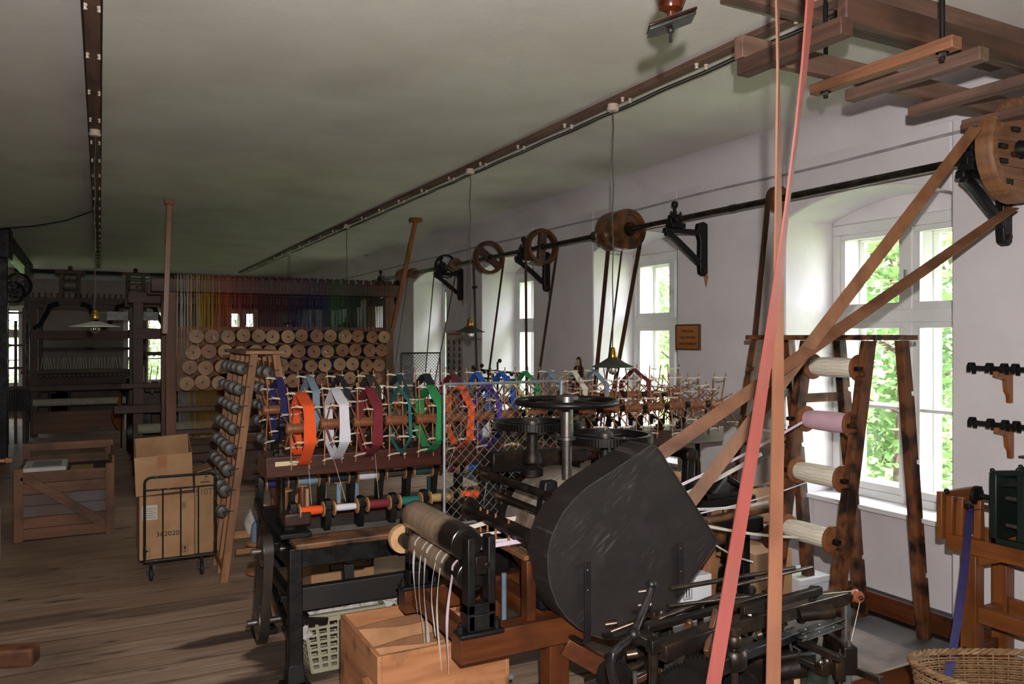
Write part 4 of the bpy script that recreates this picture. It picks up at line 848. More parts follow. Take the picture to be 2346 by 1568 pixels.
# printed box under the winding machine
cardb = mat('cardboard', 'b58c66', 'a87f5a', sc=6, rough=.8, dirt='96704e', dsc=3)
t = thing('carton', 'small carton printed Vor Nässe behind the winding machine legs', 'carton', (1.33, 4.95, 0)); m = MB(); m.box(1.15, 1.55, 4.85, 5.15, 0, .30); m.build('carton_body', cardb, t, bevel=.003); 
def text(s, loc, rot, size, mt, par=None, name='lettering', align='CENTER', ex=.0004, sx=1):
    cu = bpy.data.curves.new(name, 'FONT'); cu.body = s; cu.size = size; cu.align_x = align; cu.align_y = 'CENTER'; cu.extrude = ex
    tmp = bpy.data.objects.new(name+'_tmp', cu); COL.objects.link(tmp); bpy.context.view_layer.update()
    me = bpy.data.meshes.new_from_object(tmp.evaluated_get(bpy.context.evaluated_depsgraph_get())); bpy.data.objects.remove(tmp); bpy.data.curves.remove(cu)
    me.name = name; me.materials.clear(); me.materials.append(mt)
    o = bpy.data.objects.new(name, me); COL.objects.link(o); o.rotation_euler = rot; o.scale = (sx, 1, 1)
    if par is not None: o.parent = par; o.location = Vector(loc)-parent_world(par)
    else: o.location = loc
    return o
inkb = mat('ink_blue', '2a5a8a', rough=.7); inkk = mat('ink_black', '1e1a1c', rough=.7)
text('Vor Nässe', (1.40, 4.848, .235), (R(90), R(180), 0), .055, inkb, t)
m = MB(); m.box(1.26, 1.27, 4.847, 4.849, .19, .28); m.box(1.53, 1.54, 4.847, 4.849, .19, .28); m.box(1.26, 1.54, 4.847, 4.849, .27, .28); m.box(1.26, 1.54, 4.847, 4.849, .19, .196); m.build('printed_border', inkb, t)
# ------------------------------------------------------------------ wooden creel of three A-frames with ribbon spools
cr = {a: mat('creel_'+a, '7a4a2a', '4a2a17', sc=24, st=ST[a], rough=.5, dirt='1e100a', dsc=9, dlo=.45, dhi=.62, bump=.35) for a in 'XYZ'}
ft = thing('creel_frame', 'tall notched wooden A-frame creel holding large ribbon spools', 'creel', (3.6, 3.14, 0))
AT = {-1: 3.535, 1: 3.79}; AB = {-1: 3.235, 1: 3.98}
YS = [2.75, 3.15, 3.53]
def legx(s, z): return AB[s]+(AT[s]-AB[s])*z/1.65
nz_ = {-1: [1.46, 1.17, .89, .585, .30], 1: [1.35, .98, .66, .36]}
for i, y in enumerate(YS):
    for s in (-1, 1):
        m = MB(); outer = []; inner = []; w2 = .036 if s < 0 else .032
        # stepped outer edge cut with notches
        zs = sorted(nz_[s]); z = 0.0; pts = []
        for q in zs:
            pts += [(z, w2), (q-.02, w2+.004), (q-.012, w2-.016), (q+.006, w2-.018), (q+.010, w2+.001)]; z = q+.011
        pts += [(1.63, w2*.85)]
        poly = [Vector((legx(s, z)+(o if s > 0 else -o), y-.024, z)) for z, o in pts] + [Vector((legx(s, 1.63)-(w2*.85 if s > 0 else -w2*.85), y-.024, 1.63)), Vector((legx(s, 0)-(w2 if s > 0 else -w2), y-.024, 0))]
        m.prism(poly, (0, .048, 0)); m.build('upright', cr['Z'], ft, bevel=.002)
    m = MB(); m.box(legx(-1, 1.3)-.0, legx(1, 1.3), y-.012, y+.012, 1.28, 1.33)
    if i != 0: m.build('tie', cr['X'], ft, bevel=.002)
m = MB(); m.box(3.50, 3.83, 2.68, 3.60, 1.632, 1.66); m.build('top_board', cr['Y'], ft, bevel=.004)
for (z, s) in ((1.06, 1), (1.35, 1)):
    pass
m = MB(); m.cyl((legx(1, .98)-.0, 2.75, .985), (legx(1, .98), 3.15, .985), .008, 8)
sw = mat('silk_cream', 'e4dac8', 'c6baa6', wave=('Z', 20, 6), sc=8, lo=.2, hi=.8, rough=.45, bump=.4); swp = mat('silk_pink', 'd6b0bc', 'c9a2b0', sc=6, rough=.6, bump=.1); swg = mat('silk_grey', 'a8a0a0', '8e8688', wave=('Y', 70, 2), sc=8, lo=.2, hi=.8, rough=.45, bump=.4)
spf = wood('hub', 'Y')
def rspool(y0, y1, z, xo, ym, label, rf=.072, ry=.054):
    x = legx(-1, z)-.055+xo
    return bobbin((x, (y0+y1)/2, z), (0, 1, 0), y1-y0-.06, rf, ry, ym, label, 'spool', 'ribbon spools on the creel', 'ribbon_spool', spf, .016)
SP = [(2.77, 3.13, 1.485, .07, sw, 'cream silk spool at the top of the creel'), (2.77, 3.13, 1.195, .07, swp, 'pink spool on the creel, the only pink one'),
      (2.77, 3.13, .915, .05, sw, 'cream silk spool third from the top of the creel'), (2.77, 3.13, .61, .03, sw, 'large cream spool lowest in the near bay of the creel'),
      (3.17, 3.51, 1.06, .03, sw, 'cream spool half hidden behind the red and tan belts'), (3.17, 3.51, .54, .03, swg, 'grey-white spool low in the far bay behind the red belt')]
for a in SP: rspool(*a)
for z in (1.485, 1.195, .915, .61):
    x = legx(-1, z)
    for y in (2.75, 3.15): m = MB(); m.bar((x+.03, y, z), (x-.07, y, z), .03, .02); m.build('peg', iron2, ft, bevel=.002)
# ribbons coming from the creel to the guard
def rb(a, ya, b_, yb, wd, mt, lb, z2=None):
    p, q = PY(a[0], a[1], ya), PY(b_[0], b_[1], yb); n = 8; pts = [p.lerp(q, i/n)-Vector((0, 0, .012*math.sin(PI*i/n))) for i in range(n+1)]
    return tag(MB().strip(pts, [Vector((0, wd*.5, wd*.85))]*(n+1), .0012).build('ribbon', mt), lb, 'ribbon', 'ribbons running from the creel')
rb((1838, 968), 2.9, (1520, 1130), 2.63, .013, ribp, 'narrow pink ribbon from the pink spool to the guard')
rb((1745, 1040), 3.3, (1500, 1165), 2.64, .022, rib2, 'broad cream ribbon slanting from the hidden spool to the guard')
rb((1850, 1105), 2.9, (1590, 1180), 2.62, .006, rib, 'thin thread from the third spool on the creel')
rb((1760, 1150), 3.2, (1575, 1168), 2.64, .014, rib, 'twisted white ribbon crossing behind the red belt')
rb((1830, 1232), 2.9, (1600, 1202), 2.62, .014, rib2, 'cream ribbon from the lowest near spool, almost level')
rb((1725, 1288), 3.3, (1635, 1247), 2.75, .012, rib, 'short white ribbon rising left to the post from the low grey spool')
# upright post with an iron cap
t = thing('wooden_post', 'stout worn wooden post with a dark head beside the guard', 'post', (2.62, 2.95, 0))
m = MB(); m.box(2.575, 2.65, 2.92, 2.99, 0, .64); m.build('post_shaft', mat('post_wood', '9a6a44', '7a4f30', sc=22, st=(1, 1, .06), rough=.6, dirt='3a2216', dsc=5), t, bevel=.004)
m = MB(); m.box(2.555, 2.70, 2.90, 3.0, .64, .72); m.build('post_head', cr['X'], t, bevel=.006)
m = MB(); m.cyl((2.61, 2.95, .72), (2.61, 2.95, .755), .012, 8); m.build('pin', iron, t)
# cartons below the creel
cw = mat('carton_white', 'd6d6da', 'c9c9ce', sc=4, rough=.7)
def arrows(o, u, v, w, par, mt, kind):
    o, u, v = Vector(o), Vector(u), Vector(v); nn = u.cross(v)*.001; m = MB(); h = w*1.35
    def q(a0, a1, b0, b1): m.prism([o+u*a0+v*b0, o+u*a1+v*b0, o+u*a1+v*b1, o+u*a0+v*b1], nn)
    e = w*.05; q(0, w, 0, e); q(0, w, h-e, h); q(0, e, e, h-e); q(w-e, w, e, h-e)
    if kind == 'up':
        for c in (.35, .65): q(w*(c-.05), w*(c+.05), h*.18, h*.66); m.prism([o+u*(w*(c-.12))+v*(h*.64), o+u*(w*(c+.12))+v*(h*.64), o+u*(w*c)+v*(h*.84)], nn)
        q(w*.18, w*.82, h*.12, h*.15)
    elif kind == 'glass': m.prism([o+u*(w*.3)+v*(h*.8), o+u*(w*.34)+v*(h*.52), o+u*(w*.5)+v*(h*.44), o+u*(w*.66)+v*(h*.52), o+u*(w*.7)+v*(h*.8)], nn); q(w*.46, w*.54, h*.2, h*.46); q(w*.3, w*.7, h*.15, h*.2)
    else: m.prism([o+u*(w*.15)+v*(h*.55), o+u*(w*.3)+v*(h*.78), o+u*(w*.55)+v*(h*.82), o+u*(w*.85)+v*(h*.62), o+u*(w*.6)+v*(h*.56)], nn); q(w*.46, w*.52, h*.2, h*.58)
    m.build('printed_symbol', mt, par)
t = thing('carton', 'white carton with handling symbols standing behind the guard', 'carton', (2.4, 3.02, 0))
m = MB(); m.box(2.25, 2.56, 2.85, 3.2, 0, .53); m.build('carton_body', cw, t, bevel=.003)
arrows((2.39, 2.849, .43), (1, 0, 0), (0, 0, 1), .05, t, inkk, 'up'); arrows((2.39, 2.849, .345), (1, 0, 0), (0, 0, 1), .05, t, inkb, 'glass')
m = MB(); m.box(2.3, 2.55, 2.95, 3.15, .53, .57); tag(m.build('flat_carton', mat('carton_red', 'b07a5c', 'a04a34', sc=9, rough=.7)), 'flat brown and red carton lying on the white carton', 'carton')
t = thing('carton', 'open brown carton full of scraps under the creel', 'carton', (3.5, 3.62, 0)); bx = (3.29, 3.80, 3.565, 3.675)
m = MB(); x0, x1, y0, y1 = bx; H_ = .72
m.box(x0, x1, y0, y0+.006, 0, H_); m.box(x0, x1, y1-.006, y1, 0, H_); m.box(x0, x0+.006, y0, y1, 0, H_); m.box(x1-.006, x1, y0, y1, 0, H_); m.box(x0, x1, y0, y1, .5, .506); m.build('carton_body', cardb, t)
for k in range(9):
    m = MB(); p = Vector((rnd.uniform(x0+.08, x1-.08), (y0+y1)/2+rnd.uniform(-.01, .01), H_-.05)); m.strip([p+Vector((.11*math.cos(a*.5+k), .03*math.sin(a*1.1), .035*math.sin(a+k))) for a in range(6)], (.01, .05, .02), .004); m.build('scrap', mat('scrap_brown', '4a2e1e', '2c1a12', sc=8, rough=.7), t)
t = thing('carton', 'low brown carton behind the white lidded box under the creel', 'carton', (3.3, 3.45, 0)); m = MB(); m.box(3.32, 3.62, 3.34, 3.49, 0, .40); m.build('carton_body', cardb, t, bevel=.003)
t = thing('lidded_box', 'small white lidded box on the floor below the window', 'box', (3.86, 3.62, 0)); m = MB(); m.box(3.84, 4.10, 3.48, 3.72, 0.0, .125); m.build('box_body', cw, t, bevel=.003)
m = MB(); m.box(3.835, 4.105, 3.475, 3.725, .10, .14); m.build('box_lid', cw, t, bevel=.003); m = MB(); m.box(3.86, 4.05, 3.5, 3.66, .14, .1415); m.build('green_label', mat('pale_green', 'b9c4a4', 'd4d6cc', sc=30, rough=.7), t)
# wooden tray on the floor under the creel and dark slabs in the window bay
t = thing('floor_tray', 'shallow reddish wooden tray on the floor around the feet of the creel', 'tray', (3.5, 2.9, 0))
tx0, tx1, ty0, ty1 = 2.95, 4.10, 2.42, 3.32
m = MB(); m.box(tx0, tx1, ty0-.02, ty0, 0, .11); m.build('side_board', rw, t, bevel=.003); m = MB(); m.box(tx0, tx1, ty1, ty1+.02, 0, .11); m.build('side_board', rw, t, bevel=.003)
m = MB(); m.box(tx1, tx1+.022, ty0-.02, ty1+.02, 0, .115); m.build('side_board', rwY, t, bevel=.003); m = MB(); m.box(tx0-.02, tx0, ty0-.02, ty1+.02, 0, .11); m.build('side_board', rwY, t, bevel=.003)
m = MB(); m.box(tx0, tx1, ty0, ty1, .0, .004); m.build('tray_bottom', mat('tray_floor', '8a7c74', '6e625a', sc=5, rough=.8, dirt='5a4e46', dsc=4), t)
sl_ = mat('dark_slab', '4a4340', '38322f', sc=4, rough=.7, dirt='5f564f', dsc=3)
m = MB()
for a, b_ in NICHES[1:5]:
    for k in range(3): m.box(XW-.0, XW+.27, a+(b_-a)*k/3+.003, a+(b_-a)*(k+1)/3-.003, -.02, .006)
    m.box(XW-.42, XW, a-.2, b_+.3, -.01, .004)
struct(m.build('floor_slab', sl_))
# right end head of the winding machine, seen past the guard
t = thing('roller_head', 'black cast iron roller bracket with round caps right of the guard', 'machine head', (2.9, 3.62, .66))
y0, y1 = 3.3, 3.62
c0, c1 = PY(1500, 1032, 3.62), PY(1578, 1042, 3.30)
m = MB(); m.cyl(c0, c1, .022, 16); m.build('cross_bar', iron, t)
for c in (c0, c1): m = MB(); m.lathe(c-Vector((0, .035, 0)), (0, 1, 0), [(0, .03), (.006, .038), (.064, .038), (.07, .03)], 22); m.build('round_cap', iron2, t)
m = MB(); m.bar(c1, c1-Vector((0.01, 0, .17)), .05, .05, up=(0, 1, 0)); m.bar(c1-Vector((.02, 0, .15)), c1-Vector((.06, .0, .26)), .05, .05, up=(0, 1, 0)); m.bar(c0, c0-Vector((0, 0, .28)), .05, .05, up=(0, 1, 0)); m.build('bracket_arm', iron, t, bevel=.006)
m = MB(); zz = c1.z-.25; m.box(c1.x-.12, c1.x+.45, 3.26, 3.33, zz-.04, zz); m.box(c1.x+.1, c1.x+.42, 3.26, 3.64, zz, zz+.025); m.bar((c1.x+.15, 3.3, zz+.02), (c1.x+.3, 3.35, zz+.10), .04, .03); m.bar((c1.x+.3, 3.35, zz+.10), (c1.x+.44, 3.35, zz+.02), .04, .03); m.box(c1.x-.1, c1.x+.4, 3.6, 3.66, zz-.04, zz); m.build('base_frame', iron, t, bevel=.005)
for X in (c1.x-.09, c1.x+.38):
    m = MB(); m.box(X-.025, X+.025, 3.26, 3.31, 0, zz-.04); m.build('leg', iron, t, bevel=.004); m = MB(); m.box(X-.025, X+.025, 3.61, 3.66, 0, zz-.04); m.build('leg', iron, t, bevel=.004)
m = MB(); p = PY(1560, 1150, 3.2); m.cyl((p.x-.15, 3.2, zz-.10), (p.x+.62, 3.2, zz-.07), .022, 12); m.build('worn_bar', mat('worn_rail'), t)
m = MB(); m.box(p.x-.15, p.x+.6, 3.22, 3.3, zz-.2, zz-.12); m.build('dark_rail', iron, t)
bobbin((c1.x-.05, 3.45, zz+.09), (1, 0, 0), .20, .042, .02, wood('hub', 'X'), 'pale wooden bobbin with maroon thread lying behind the black roller bracket', fm=wood('disc', 'X'))

# ------------------------------------------------------------------ quilling machine in the foreground (dark iron, many rods and levers)
t = thing('pirn_winder', 'low black cast iron pirn winding machine full of rods and levers', 'winding machine', (2.1, 1.95, 0))
im = mat('oily_iron', '1f1712', '120d0a', sc=16, rough=.3, metal=.5, rough2=.55, dirt='3c2a1c', dsc=12, bump=.2, bsc=70)
def G(nm, m, mt=im, bv=0): return m.build(nm, mt, t, bevel=bv)
def D(x, y, d): return Vector((0, 0, CAMZ))+ray(x, y)*d      # world point at a chosen distance from the lens
# main longitudinal beams run obliquely to the walls
def rod(a, da, b_, db, r, mt=bronze, nm='rod', seg=12): m = MB(); m.cyl(D(a[0], a[1], da), D(b_[0], b_[1], db), r, seg); return G(nm, m, mt)
def flat(a, da, b_, db, w, h, mt=im, nm='bar'): m = MB(); m.bar(D(a[0], a[1], da), D(b_[0], b_[1], db), w, h); return G(nm, m, mt, .003)
flat((1510, 1495), 2.05, (1660, 1440), 2.2, .05, .045); flat((1660, 1440), 2.2, (1930, 1368), 2.5, .045, .04, bronze, 'long_bar')
flat((1480, 1442), 2.15, (1760, 1365), 2.4, .02, .02); flat((1700, 1400), 2.25, (1880, 1352), 2.4, .02, .024, im, 'upper_bar')
flat((1490, 1410), 2.3, (1690, 1370), 2.55, .03, .02)
rod((1535, 1350), 2.15, (1820, 1302), 2.45, .007); rod((1505, 1420), 2.2, (1650, 1365), 2.45, .009); rod((1530, 1390), 2.2, (1760, 1362), 2.5, .006); rod((1400, 1448), 2.5, (1520, 1402), 2.5, .009, bronze)
rod((1650, 1365), 2.45, (1760, 1372), 2.5, .009); rod((1650, 1350), 2.3, (1860, 1300), 2.6, .006)
for (a, d) in (((1462, 1357), 2.2), ((1462, 1388), 2.2)): rod(a, d, (a[0]+30, a[1]-4), d, .005, steel)
# collars
for (x, y, d, l, r) in ((1400, 1430, 2.45, 26, .011), (1485, 1388, 2.2, 12, .010), (1448, 1500, 2.1, 24, .012), (1740, 1455, 2.15, 10, .012), (1655, 1395, 2.3, 10, .012)):
    rod((x-l/2, y+2), d, (x+l/2, y-2), d, r, bronze, 'collar')
# bent lever with ball head
m = MB(); m.tube([D(1493, 1343, 2.15), D(1480, 1385, 2.13), D(1465, 1420, 2.10), D(1452, 1452, 2.06), D(1440, 1468, 2.04), D(1420, 1482, 2.02), D(1404, 1500, 2.0), D(1399, 1525, 2.0), D(1404, 1550, 2.0), D(1415, 1580, 2.0)], .010, 10, .014); G('bent_lever', m, mat('lever_steel', '4a4446', '2c2829', sc=20, rough=.25, metal=.8))
m = MB(); m.ball(D(1493, 1340, 2.15), .0135); G('lever_knob', m, iron)
m = MB(); m.ball(D(1452, 1455, 2.05), .018); m.bar(D(1450, 1455, 2.05), D(1498, 1480, 2.02), .02, .024); G('fulcrum', m, im, .003)
m = MB(); m.bc(D(1497, 1480, 2.02), (.03, .03, .035)); m.cyl(D(1497, 1462, 2.02), D(1497, 1452, 2.02), .006, 6); G('square_nut', m, im, .003)
# uprights
for (x, y0, y1, d, r, mt) in ((1497, 1492, 1640, 2.02, .0125, bronze), (1682, 1440, 1640, 2.05, .010, bronze), (1722, 1348, 1400, 2.45, .010, bronze), (1938, 1385, 1640, 2.5, .014, steel), (1455, 1540, 1640, 1.95, .006, steel), (1897, 1500, 1568, 2.35, .006, steel)):
    m = MB(); m.cyl(D(x, y0, d), D(x, y1, d), r, 14); G('upright_rod', m, mt)
for (x, y, d, r, h) in ((1682, 1448, 2.05, .016, .02), (1682, 1470, 2.05, .018, .03), (1682, 1510, 2.05, .032, .05), (1722, 1352, 2.45, .014, .02), (1722, 1322, 2.45, .011, .015), (1938, 1368, 2.5, .020, .03), (1760, 1365, 2.5, .02, .03), (1865, 1356, 2.4, .016, .03), (1890, 1500, 2.35, .010, .01), (1515, 1410, 2.3, .012, .03), (1610, 1400, 2.4, .008, .03)):
    m = MB(); c = D(x, y, d); m.lathe(c-Vector((0, 0, h/2)), (0, 0, 1), [(0, r*.8), (h*.15, r), (h*.85, r), (h, r*.8)], 16); G('collar_block', m, im)
# lever arms
flat((1640, 1402), 2.2, (1618, 1500), 2.1, .014, .03, mat('lever_rust', '5a3c26', '33221a', sc=14, rough=.4, metal=.5), 'swing_arm'); m = MB(); m.ball(D(1580, 1428, 2.2), .011); m.bar(D(1578, 1430, 2.2), D(1550, 1500, 2.1), .02, .006); G('swing_arm', m, mat('lever_rust'))
flat((1550, 1500), 2.08, (1530, 1600), 2.02, .05, .02)
flat((1700, 1500), 2.1, (1860, 1440), 2.4, .03, .025, mat('blue_steel', '2c2c30', '1c1b1e', sc=14, rough=.3, metal=.6), 'brace_bar'); flat((1640, 1530), 2.0, (1700, 1500), 2.1, .035, .04)
# guide rails with bright edges on the right
for yy in (0, 17):
    flat((1838, 1448+yy), 2.25, (1926, 1417+yy), 2.45, .03, .004, mat('plate_green', '232522', '191816', sc=10, rough=.35, metal=.4), 'guide_plate')
    rod((1838, 1453+yy), 2.245, (1928, 1421+yy), 2.445, .0025, steel, 'plate_edge')
    for k in range(3): p = (1845+k*32, 1443+yy-k*11); m = MB(); m.ball(D(p[0], p[1], 2.27+.07*k), .004, 8, 5); G('rivet', m, steel)
for a, da, b_, db in (((1828, 1470), 2.3, (1925, 1510), 2.2), ((1890, 1452), 2.45, (1948, 1492), 2.3), ((1940, 1530), 2.3, (2020, 1560), 2.2)):
    flat(a, da, b_, db, .018, .02, im, 'cross_arm')
for (x, y0, y1, d, wd) in ((1945, 1480, 1545, 2.28, .04), (1922, 1500, 1560, 2.25, .03), (1922, 1555, 1640, 2.25, .014)):
    m = MB(); a, b_ = D(x, y0, d), D(x, y1, d); m.bar(a, b_, wd, .03, up=fwd); G('slide_block', m, im, .004)
m = MB(); m.cyl(D(1945, 1470, 2.28), D(1945, 1482, 2.28), .008, 10); G('guide_eye', m, steel)
# blocks and bits right centre
flat((1820, 1505), 2.3, (1880, 1532), 2.25, .02, .02, im, 'spindle_arm'); m = MB(); m.bc(D(1888, 1532, 2.25), (.05, .03, .035)); G('clamp', m, im, .003)
for (x, y) in ((1895, 1515), (1880, 1518)): m = MB(); m.ball(D(x, y, 2.25), .008, 10, 6); G('nut', m, steel)
for (x, y, r, l) in ((1870, 1402, .02, .10), (1800, 1530, .03, .07), (1810, 1500, .014, .06)):
    m = MB(); c = D(x, y, 2.3); m.cyl(c-rgt*l/2-Vector((0, 0, .01)), c+rgt*l/2, r, 18); G('cylinder_housing', m, im)
m = MB(); m.bar(D(1862, 1400, 2.4), D(1862, 1355, 2.4), .02, .014, up=fwd); G('bearing_post', m, im, .002)
m = MB(); m.tube([D(1804, 1445, 2.3), D(1815, 1500, 2.3), D(1826, 1520, 2.3), D(1832, 1490, 2.28), D(1818, 1482, 2.3)], .004, 6); G('wire_hook', m, steel)
# rows of small castings filling the body
q = random.Random(12)
for i in range(64):
    s = q.random(); x = 1430+430*s+q.uniform(-10, 10); y = 1475-75*s+q.uniform(0, 95); d = 2.18+.28*s+q.uniform(-.05, .1); c = D(x, y, d); k = q.choice('bcdlr')
    m = MB()
    if k == 'b': m.bc(c, (q.uniform(.02, .05), q.uniform(.02, .04), q.uniform(.015, .05)))
    elif k == 'c': l = q.uniform(.03, .08); m.lathe(c, (1, .25, 0) if q.random() < .5 else (0, 0, 1), [(0, .008), (.003, .014), (l*.5, .014), (l*.5+.002, .010), (l, .010)], 14)
    elif k == 'd': m.lathe(c, (q.uniform(-.3, .3), 1, 0), [(0, .01), (0, .03), (.012, .03), (.012, .012), (.03, .012)], 22)
    elif k == 'l': m.bar(c, c+Vector((q.uniform(-.07, .07), q.uniform(-.05, .05), q.uniform(-.08, .08))), .012, .016); m.ball(c, .012, 10, 6)
    else: m.cyl(c, c+Vector((q.uniform(.05, .16), q.uniform(0, .1), q.uniform(-.01, .03))), q.uniform(.004, .008), 10)
    G({'b': 'casting', 'c': 'bushing', 'd': 'disc', 'l': 'lever', 'r': 'rod'}[k], m, q.choice([im, im, im, iron, bronze, mat('lever_rust')]), .002 if k in 'bl' else 0)
# toothed wheels low in the body
for (x, y, d, r, ax) in ((1590, 1565, 2.08, .07, (.5, 1, .2)), (1560, 1585, 2.0, .06, (.2, 1, 0)), (1700, 1590, 2.1, .05, (.4, 1, .2)), (1410, 1568, 2.15, .06, (1, .4, .2))):
    m = MB(); c = D(x, y, d); aa, s_, u_ = basis(Vector(ax)); m.lathe(c, aa, [(0, .01), (0, r), (.02, r), (.02, .01)], 40)
    for k in range(36):
        a = 2*PI*k/36; dd = s_*math.cos(a)+u_*math.sin(a); m.bar(c+dd*(r-.001)+aa*.001, c+dd*(r-.001)+aa*.019, .005, .01, up=dd)
    G('toothed_wheel', m, gm)
# rack bar lower left and casting legs to the floor
flat((1340, 1568), 2.3, (1420, 1535), 2.3, .03, .02)
for (x, d) in ((1420, 2.3), (1560, 2.15), (1930, 2.35), (1700, 2.3)):
    c = D(x, 1600, d); m = MB(); m.bar((c.x, c.y, c.z+.02), (c.x, c.y, .0), .07, .05, up=(0, 1, 0)); G('leg', m, im, .005)
c = D(1660, 1640, 2.25); m = MB(); m.bc(c-Vector((0, 0, .08)), (.9, .30, .14)); G('machine_bed', m, im, .01)
m = MB(); m.bar(D(1400, 1560, 2.3), D(1660, 1520, 2.35), .16, .10); m.bar(D(1660, 1520, 2.35), D(1830, 1500, 2.45), .16, .08); G('inner_bed', m, im, .01)
m = MB(); m.bar(D(1850, 1545, 2.35), D(1950, 1575, 2.3), .16, .02); G('green_plate', m, mat('plate_green'), .003)
# white slips and pale wedge
m = MB(); m.prism([D(1702, 1420, 2.25), D(1722, 1414, 2.25), D(1722, 1409, 2.25), D(1702, 1414, 2.25)], (0, .012, 0)); G('white_tab', m, cw)
m = MB(); m.bar(D(1826, 1523, 2.3), D(1826, 1575, 2.3), .012, .012); tag(m.build('pale_stick', wood('pale', 'Z')), 'pale wooden stick standing inside the black pirn winding machine', 'stick')
# orange-brown little wheel with thread
c = D(1963, 1367, 2.5); m = MB(); ax_ = (rgt*.35-fwd).normalized()
m.lathe(c, ax_, [(-.014, .004), (-.014, .018), (-.010, .021), (-.004, .014), (.004, .014), (.008, .019), (.014, .017), (.014, .004)], 26); tw = tag(m.build('thread_guide', mat('wheel_orange', '84462c', '6a3620', sc=10, rough=.4)), 'small orange-brown grooved wheel guiding a thread', 'thread guide')
m = MB(); m.lathe(c, ax_, [(-.016, .004), (.012, .006), (.02, .007), (.024, .004)], 12); o = m.build('wheel_axle', iron, tw)
m = MB(); c2 = D(1940, 1366, 2.5); m.cyl(c, c2, .005, 8); G('wheel_arm', m, im)
m = MB(); m.tube([D(1880, 1362, 2.4), D(1960, 1354, 2.49)], .0009, 4); m.tube([D(1970, 1380, 2.49), D(1950, 1470, 2.28)], .0009, 4); tag(m.build('thread', cord), 'white thread running over the small orange-brown wheel', 'thread')
# ------------------------------------------------------------------ green machine on an orange wooden stand at the right edge
t = thing('machine_stand', 'orange-brown wooden stand under the green machine, right edge', 'stand', (3.6, 2.1, 0))
ow = {a: mat('orange_wood_'+a, '824c22', '683818', sc=20, st=ST[a], rough=.4, dirt='5a2e12', dsc=4, bump=.1) for a in 'XYZ'}
def H(nm, m, mt, bv=.004, par=None): return m.build(nm, mt, par or t, bevel=bv)
A0 = PZ(2225, 1445, 0.0)
YE = 2.40; X1, X2 = 3.845, 4.10
for (x, y) in ((X1, YE), (X2, YE), (X1, YE-.95), (X2, YE-.95)):
    m = MB(); m.box(x-.035, x+.035, y-.04, y+.04, 0, .57); H('leg', m, ow['Z'])
for x in (X1, X2):
    m = MB(); m.box(x-.03, x+.03, YE-1.02, YE+.12, .57, .65); H('top_rail', m, ow['Y'])
    m = MB(); m.box(x-.022, x+.022, YE-.91, YE-.04, .24, .32); H('stretcher', m, ow['Y'])
    m = MB(); m.prism([(x-.02, YE-.04, .57), (x-.02, YE-.16, .57), (x-.02, YE-.10, .545), (x-.02, YE-.04, .52)], (.04, 0, 0)); H('corner_block', m, ow['Y'])
m = MB(); m.box(X1+.035, X2-.035, YE-.02, YE+.02, .22, .29); H('end_stretcher', m, ow['X'])
m = MB(); m.box(X1-.06, X2+.03, YE+.12, YE+.15, .62, .86); H('end_board', m, ow['X'])
for (x, y) in ((X1+.0, YE+.06), (X1+.02, YE-.02), (X1-.02, YE+.10)): m = MB(); m.prism([(x-.022, y-.02, .65), (x+.022, y-.02, .65), (x+.014, y-.02, .84), (x-.014, y-.02, .84)], (0, .035, 0)); H('peg_block', m, ow['Z'], .003)
t = thing('green_machine', 'dark green cast iron machine on the orange wooden stand', 'machine', (X1+.12, 2.0, .65))
gi = green_iron; y1 = YE-.10; y0 = y1-.85
for x in (X1, X2-.02):
    n = 14; top = [(y1-(y1-y0)*i/n, .985+.045*math.sin(PI*i/n)) for i in range(n+1)]
    m = MB(); m.strip([Vector((x, a, b_)) for a, b_ in top], (.035, 0, 0), .026); m.box(x-.018, x+.018, y1-.03, y1+.005, .65, .99); m.box(x-.018, x+.018, y0, y0+.03, .65, .99); m.box(x-.018, x+.018, y0, y1, .65, .68)
    m.strip([Vector((x, y1-.03-(y1-y0-.06)*i/n, .93+.045*math.sin(PI*i/n))) for i in range(n+1)], (.02, 0, 0), .012); m.box(x-.014, x+.014, y1-.16, y1-.12, .68, 1.0)
    H('side_frame', m, gi, .005, t)
    for k in range(7): a, b_ = top[k*2]; m = MB(); m.ball((x, a, b_+.014), .012, 10, 6); H('knob', m, gi, 0, t)
m = MB(); m.box(X1, X2-.02, y1-.012, y1+.004, .66, .97); H('end_plate', m, gi, .004, t)
m = MB(); m.box(X1+.06, X2-.06, y0+.1, y1-.16, .68, .92); H('inner_casing', m, mat('machine_dark', '15181a', rough=.5), .01, t)
for z in (.74, .87): m = MB(); m.cyl((X1+.03, y1-.05, z), (X1+.03, y0+.05, z), .011, 12); H('cross_rod', m, steel, 0, t)
m = MB(); m.lathe((X1+.02, y1+.02, .86), (0, 1, 0), [(0, .012), (.05, .015), (.055, .03), (.06, .045), (.075, .048), (.08, .02)], 24); m.lathe((X1+.10, y1+.01, .82), (0, 1, 0), [(0, .05), (.03, .055), (.05, .03)], 18); H('hand_wheel', m, iron, 0, t)
m = MB(); m.bar((X1-.02, YE+.10, .83), (X1+.06, y1+.02, .80), .018, .018); m.ball((X1-.02, YE+.12, .86), .014); m.bc((X1+.03, YE+.04, .80), (.07, .06, .025)); H('feeding_arm', m, iron2, .002, t)
